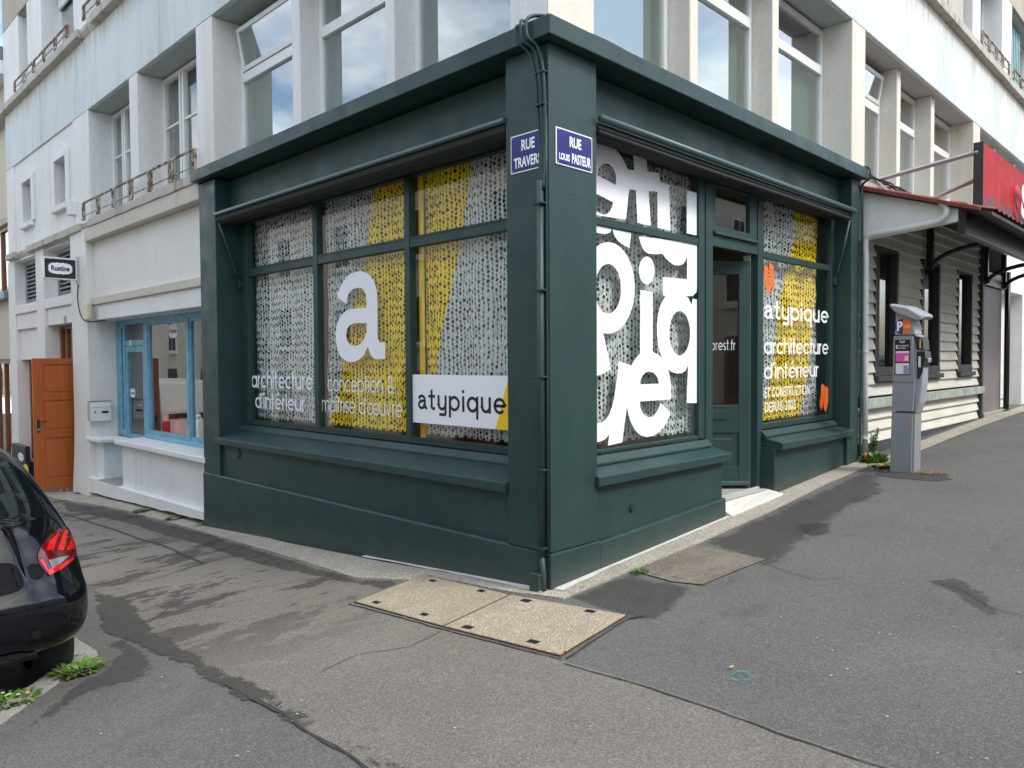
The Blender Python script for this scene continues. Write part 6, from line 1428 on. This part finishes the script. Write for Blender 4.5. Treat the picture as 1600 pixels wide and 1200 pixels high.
crack([(690, 985), (640, 1010), (560, 1022), (500, 1050)], .003); crack([(220, 985), (260, 950), (330, 930), (480, 905)], .004); crack([(1190, 878), (1270, 905), (1330, 900)], .003)
# chalk mark
def chalk():
    m, n, out = newmat('turquoise chalk')
    f = noise_fac(n, 45, 6, .75); p = N(n, 'ShaderNodeBsdfDiffuse'); p.inputs[0].default_value = (.10, .30, .27, 1); tr = N(n, 'ShaderNodeBsdfTransparent'); ms = N(n, 'ShaderNodeMixShader')
    n.links.new(ramp(n, f, [(.42, 0), (.62, .75)]), ms.inputs[0]); n.links.new(tr.outputs[0], ms.inputs[1]); n.links.new(p.outputs[0], ms.inputs[2]); n.links.new(ms.outputs[0], out.inputs[0]); return m
c = GP(1157, 1058); b = MB()
for k in range(30):
    a0_, a1_ = 2*math.pi*k/30, 2*math.pi*(k+1)/30; rr = lambda a: .055+.008*math.sin(3*a)
    b.add([(c.x+rr(a)*w_*math.cos(a), c.y+rr(a)*w_*math.sin(a), gz(c.x, c.y)+.006+(rr(a)*w_)*(.058*math.cos(a)-.073*math.sin(a))) for a, w_ in ((a0_, .7), (a1_, .7), (a1_, 1.15), (a0_, 1.15))], [(0, 1, 2, 3)])
b.add([(c.x+.01*math.cos(k), c.y+.01*math.sin(k), c.z+.0062) for k in range(6)], [tuple(range(6))])
o = b.build('chalk_mark', chalk()); o['kind'] = 'structure'

# ------------------------------------------------------------------ buildings across the two streets (seen in the reflections)
def block(name, label, axis, d, s0, s1, zb, zt, facecol, depth=9):
    t = thing(name, label, 'building', (d-4, (s0+s1)/2, zb) if axis == 0 else ((s0+s1)/2, d-4, zb))
    def bb(s_0, s_1, d0, d1, z0, z1, nm, mt, par=t):
        b = MB(); b.box(d0, d1, s_0, s_1, z0, z1) if axis == 0 else b.box(s_0, s_1, d0, d1, z0, z1); return b.build(nm, mt, par)
    bb(s0, s1, d-depth, d, zb, zt, 'wall', facecol); bb(s0-.2, s1+.2, d-depth-.2, d+.25, zt, zt+.25, 'cornice', M['pier'])
    zz = zt+.25
    q = [(d+.1, zz), (d-depth, zz), (d-depth*.55, zz+2.0), (d-depth*.45, zz+2.0)]; b = MB()
    if axis == 0: vs = [(a, s, z) for s in (s0, s1) for a, z in q]
    else: vs = [(s, a, z) for s in (s0, s1) for a, z in q]
    b.add(vs, [(0, 1, 2, 3), (7, 6, 5, 4)]+[(i, (i+1) % 4, 4+(i+1) % 4, 4+i) for i in range(4)]).build('roof', M['zinc'], t)
    for k, s in enumerate((s0+2, (s0+s1)/2, s1-2)): bb(s-.5, s+.5, d-depth*.5-.4, d-depth*.5+.4, zz, zz+3.0, 'chimney', M['redtrim'])
    s = s0+1.2; i = 0
    while s+1.1 < s1:
        z = zb+3.6
        while z+1.6 < zt:
            w = bb(s, s+1.05, d, d+.05, z, z+1.65, 'window', M['white']); bb(s+.07, s+.49, d+.052, d+.056, z+.08, z+1.57, 'pane', M['blindd'], w); bb(s+.56, s+.98, d+.052, d+.056, z+.08, z+1.57, 'pane', M['blindd'], w); bb(s-.1, s+1.15, d, d+.12, z-.12, z, 'sill', M['pier'], w); z += 2.9
        w = bb(s, s+1.2, d, d+.06, zb+.3, zb+2.7, 'shop_window' if i % 2 else 'door', M['brownwood'] if i % 2 else M['greyblue']); bb(s+.12, s+1.08, d+.062, d+.066, zb+.9, zb+2.5, 'pane', M['blindd'], w)
        s += 4.3; i += 1
block('cream_building', 'cream rendered building on the far side of the left street', 0, -11.2, -6.5, 80, -1.4, 8.0, M['creamb'])
block('grey_building', 'off white rendered building on the far side of the right street', 1, -12.2, -9.5, 40, -.4, 8.6, M['pierw'])
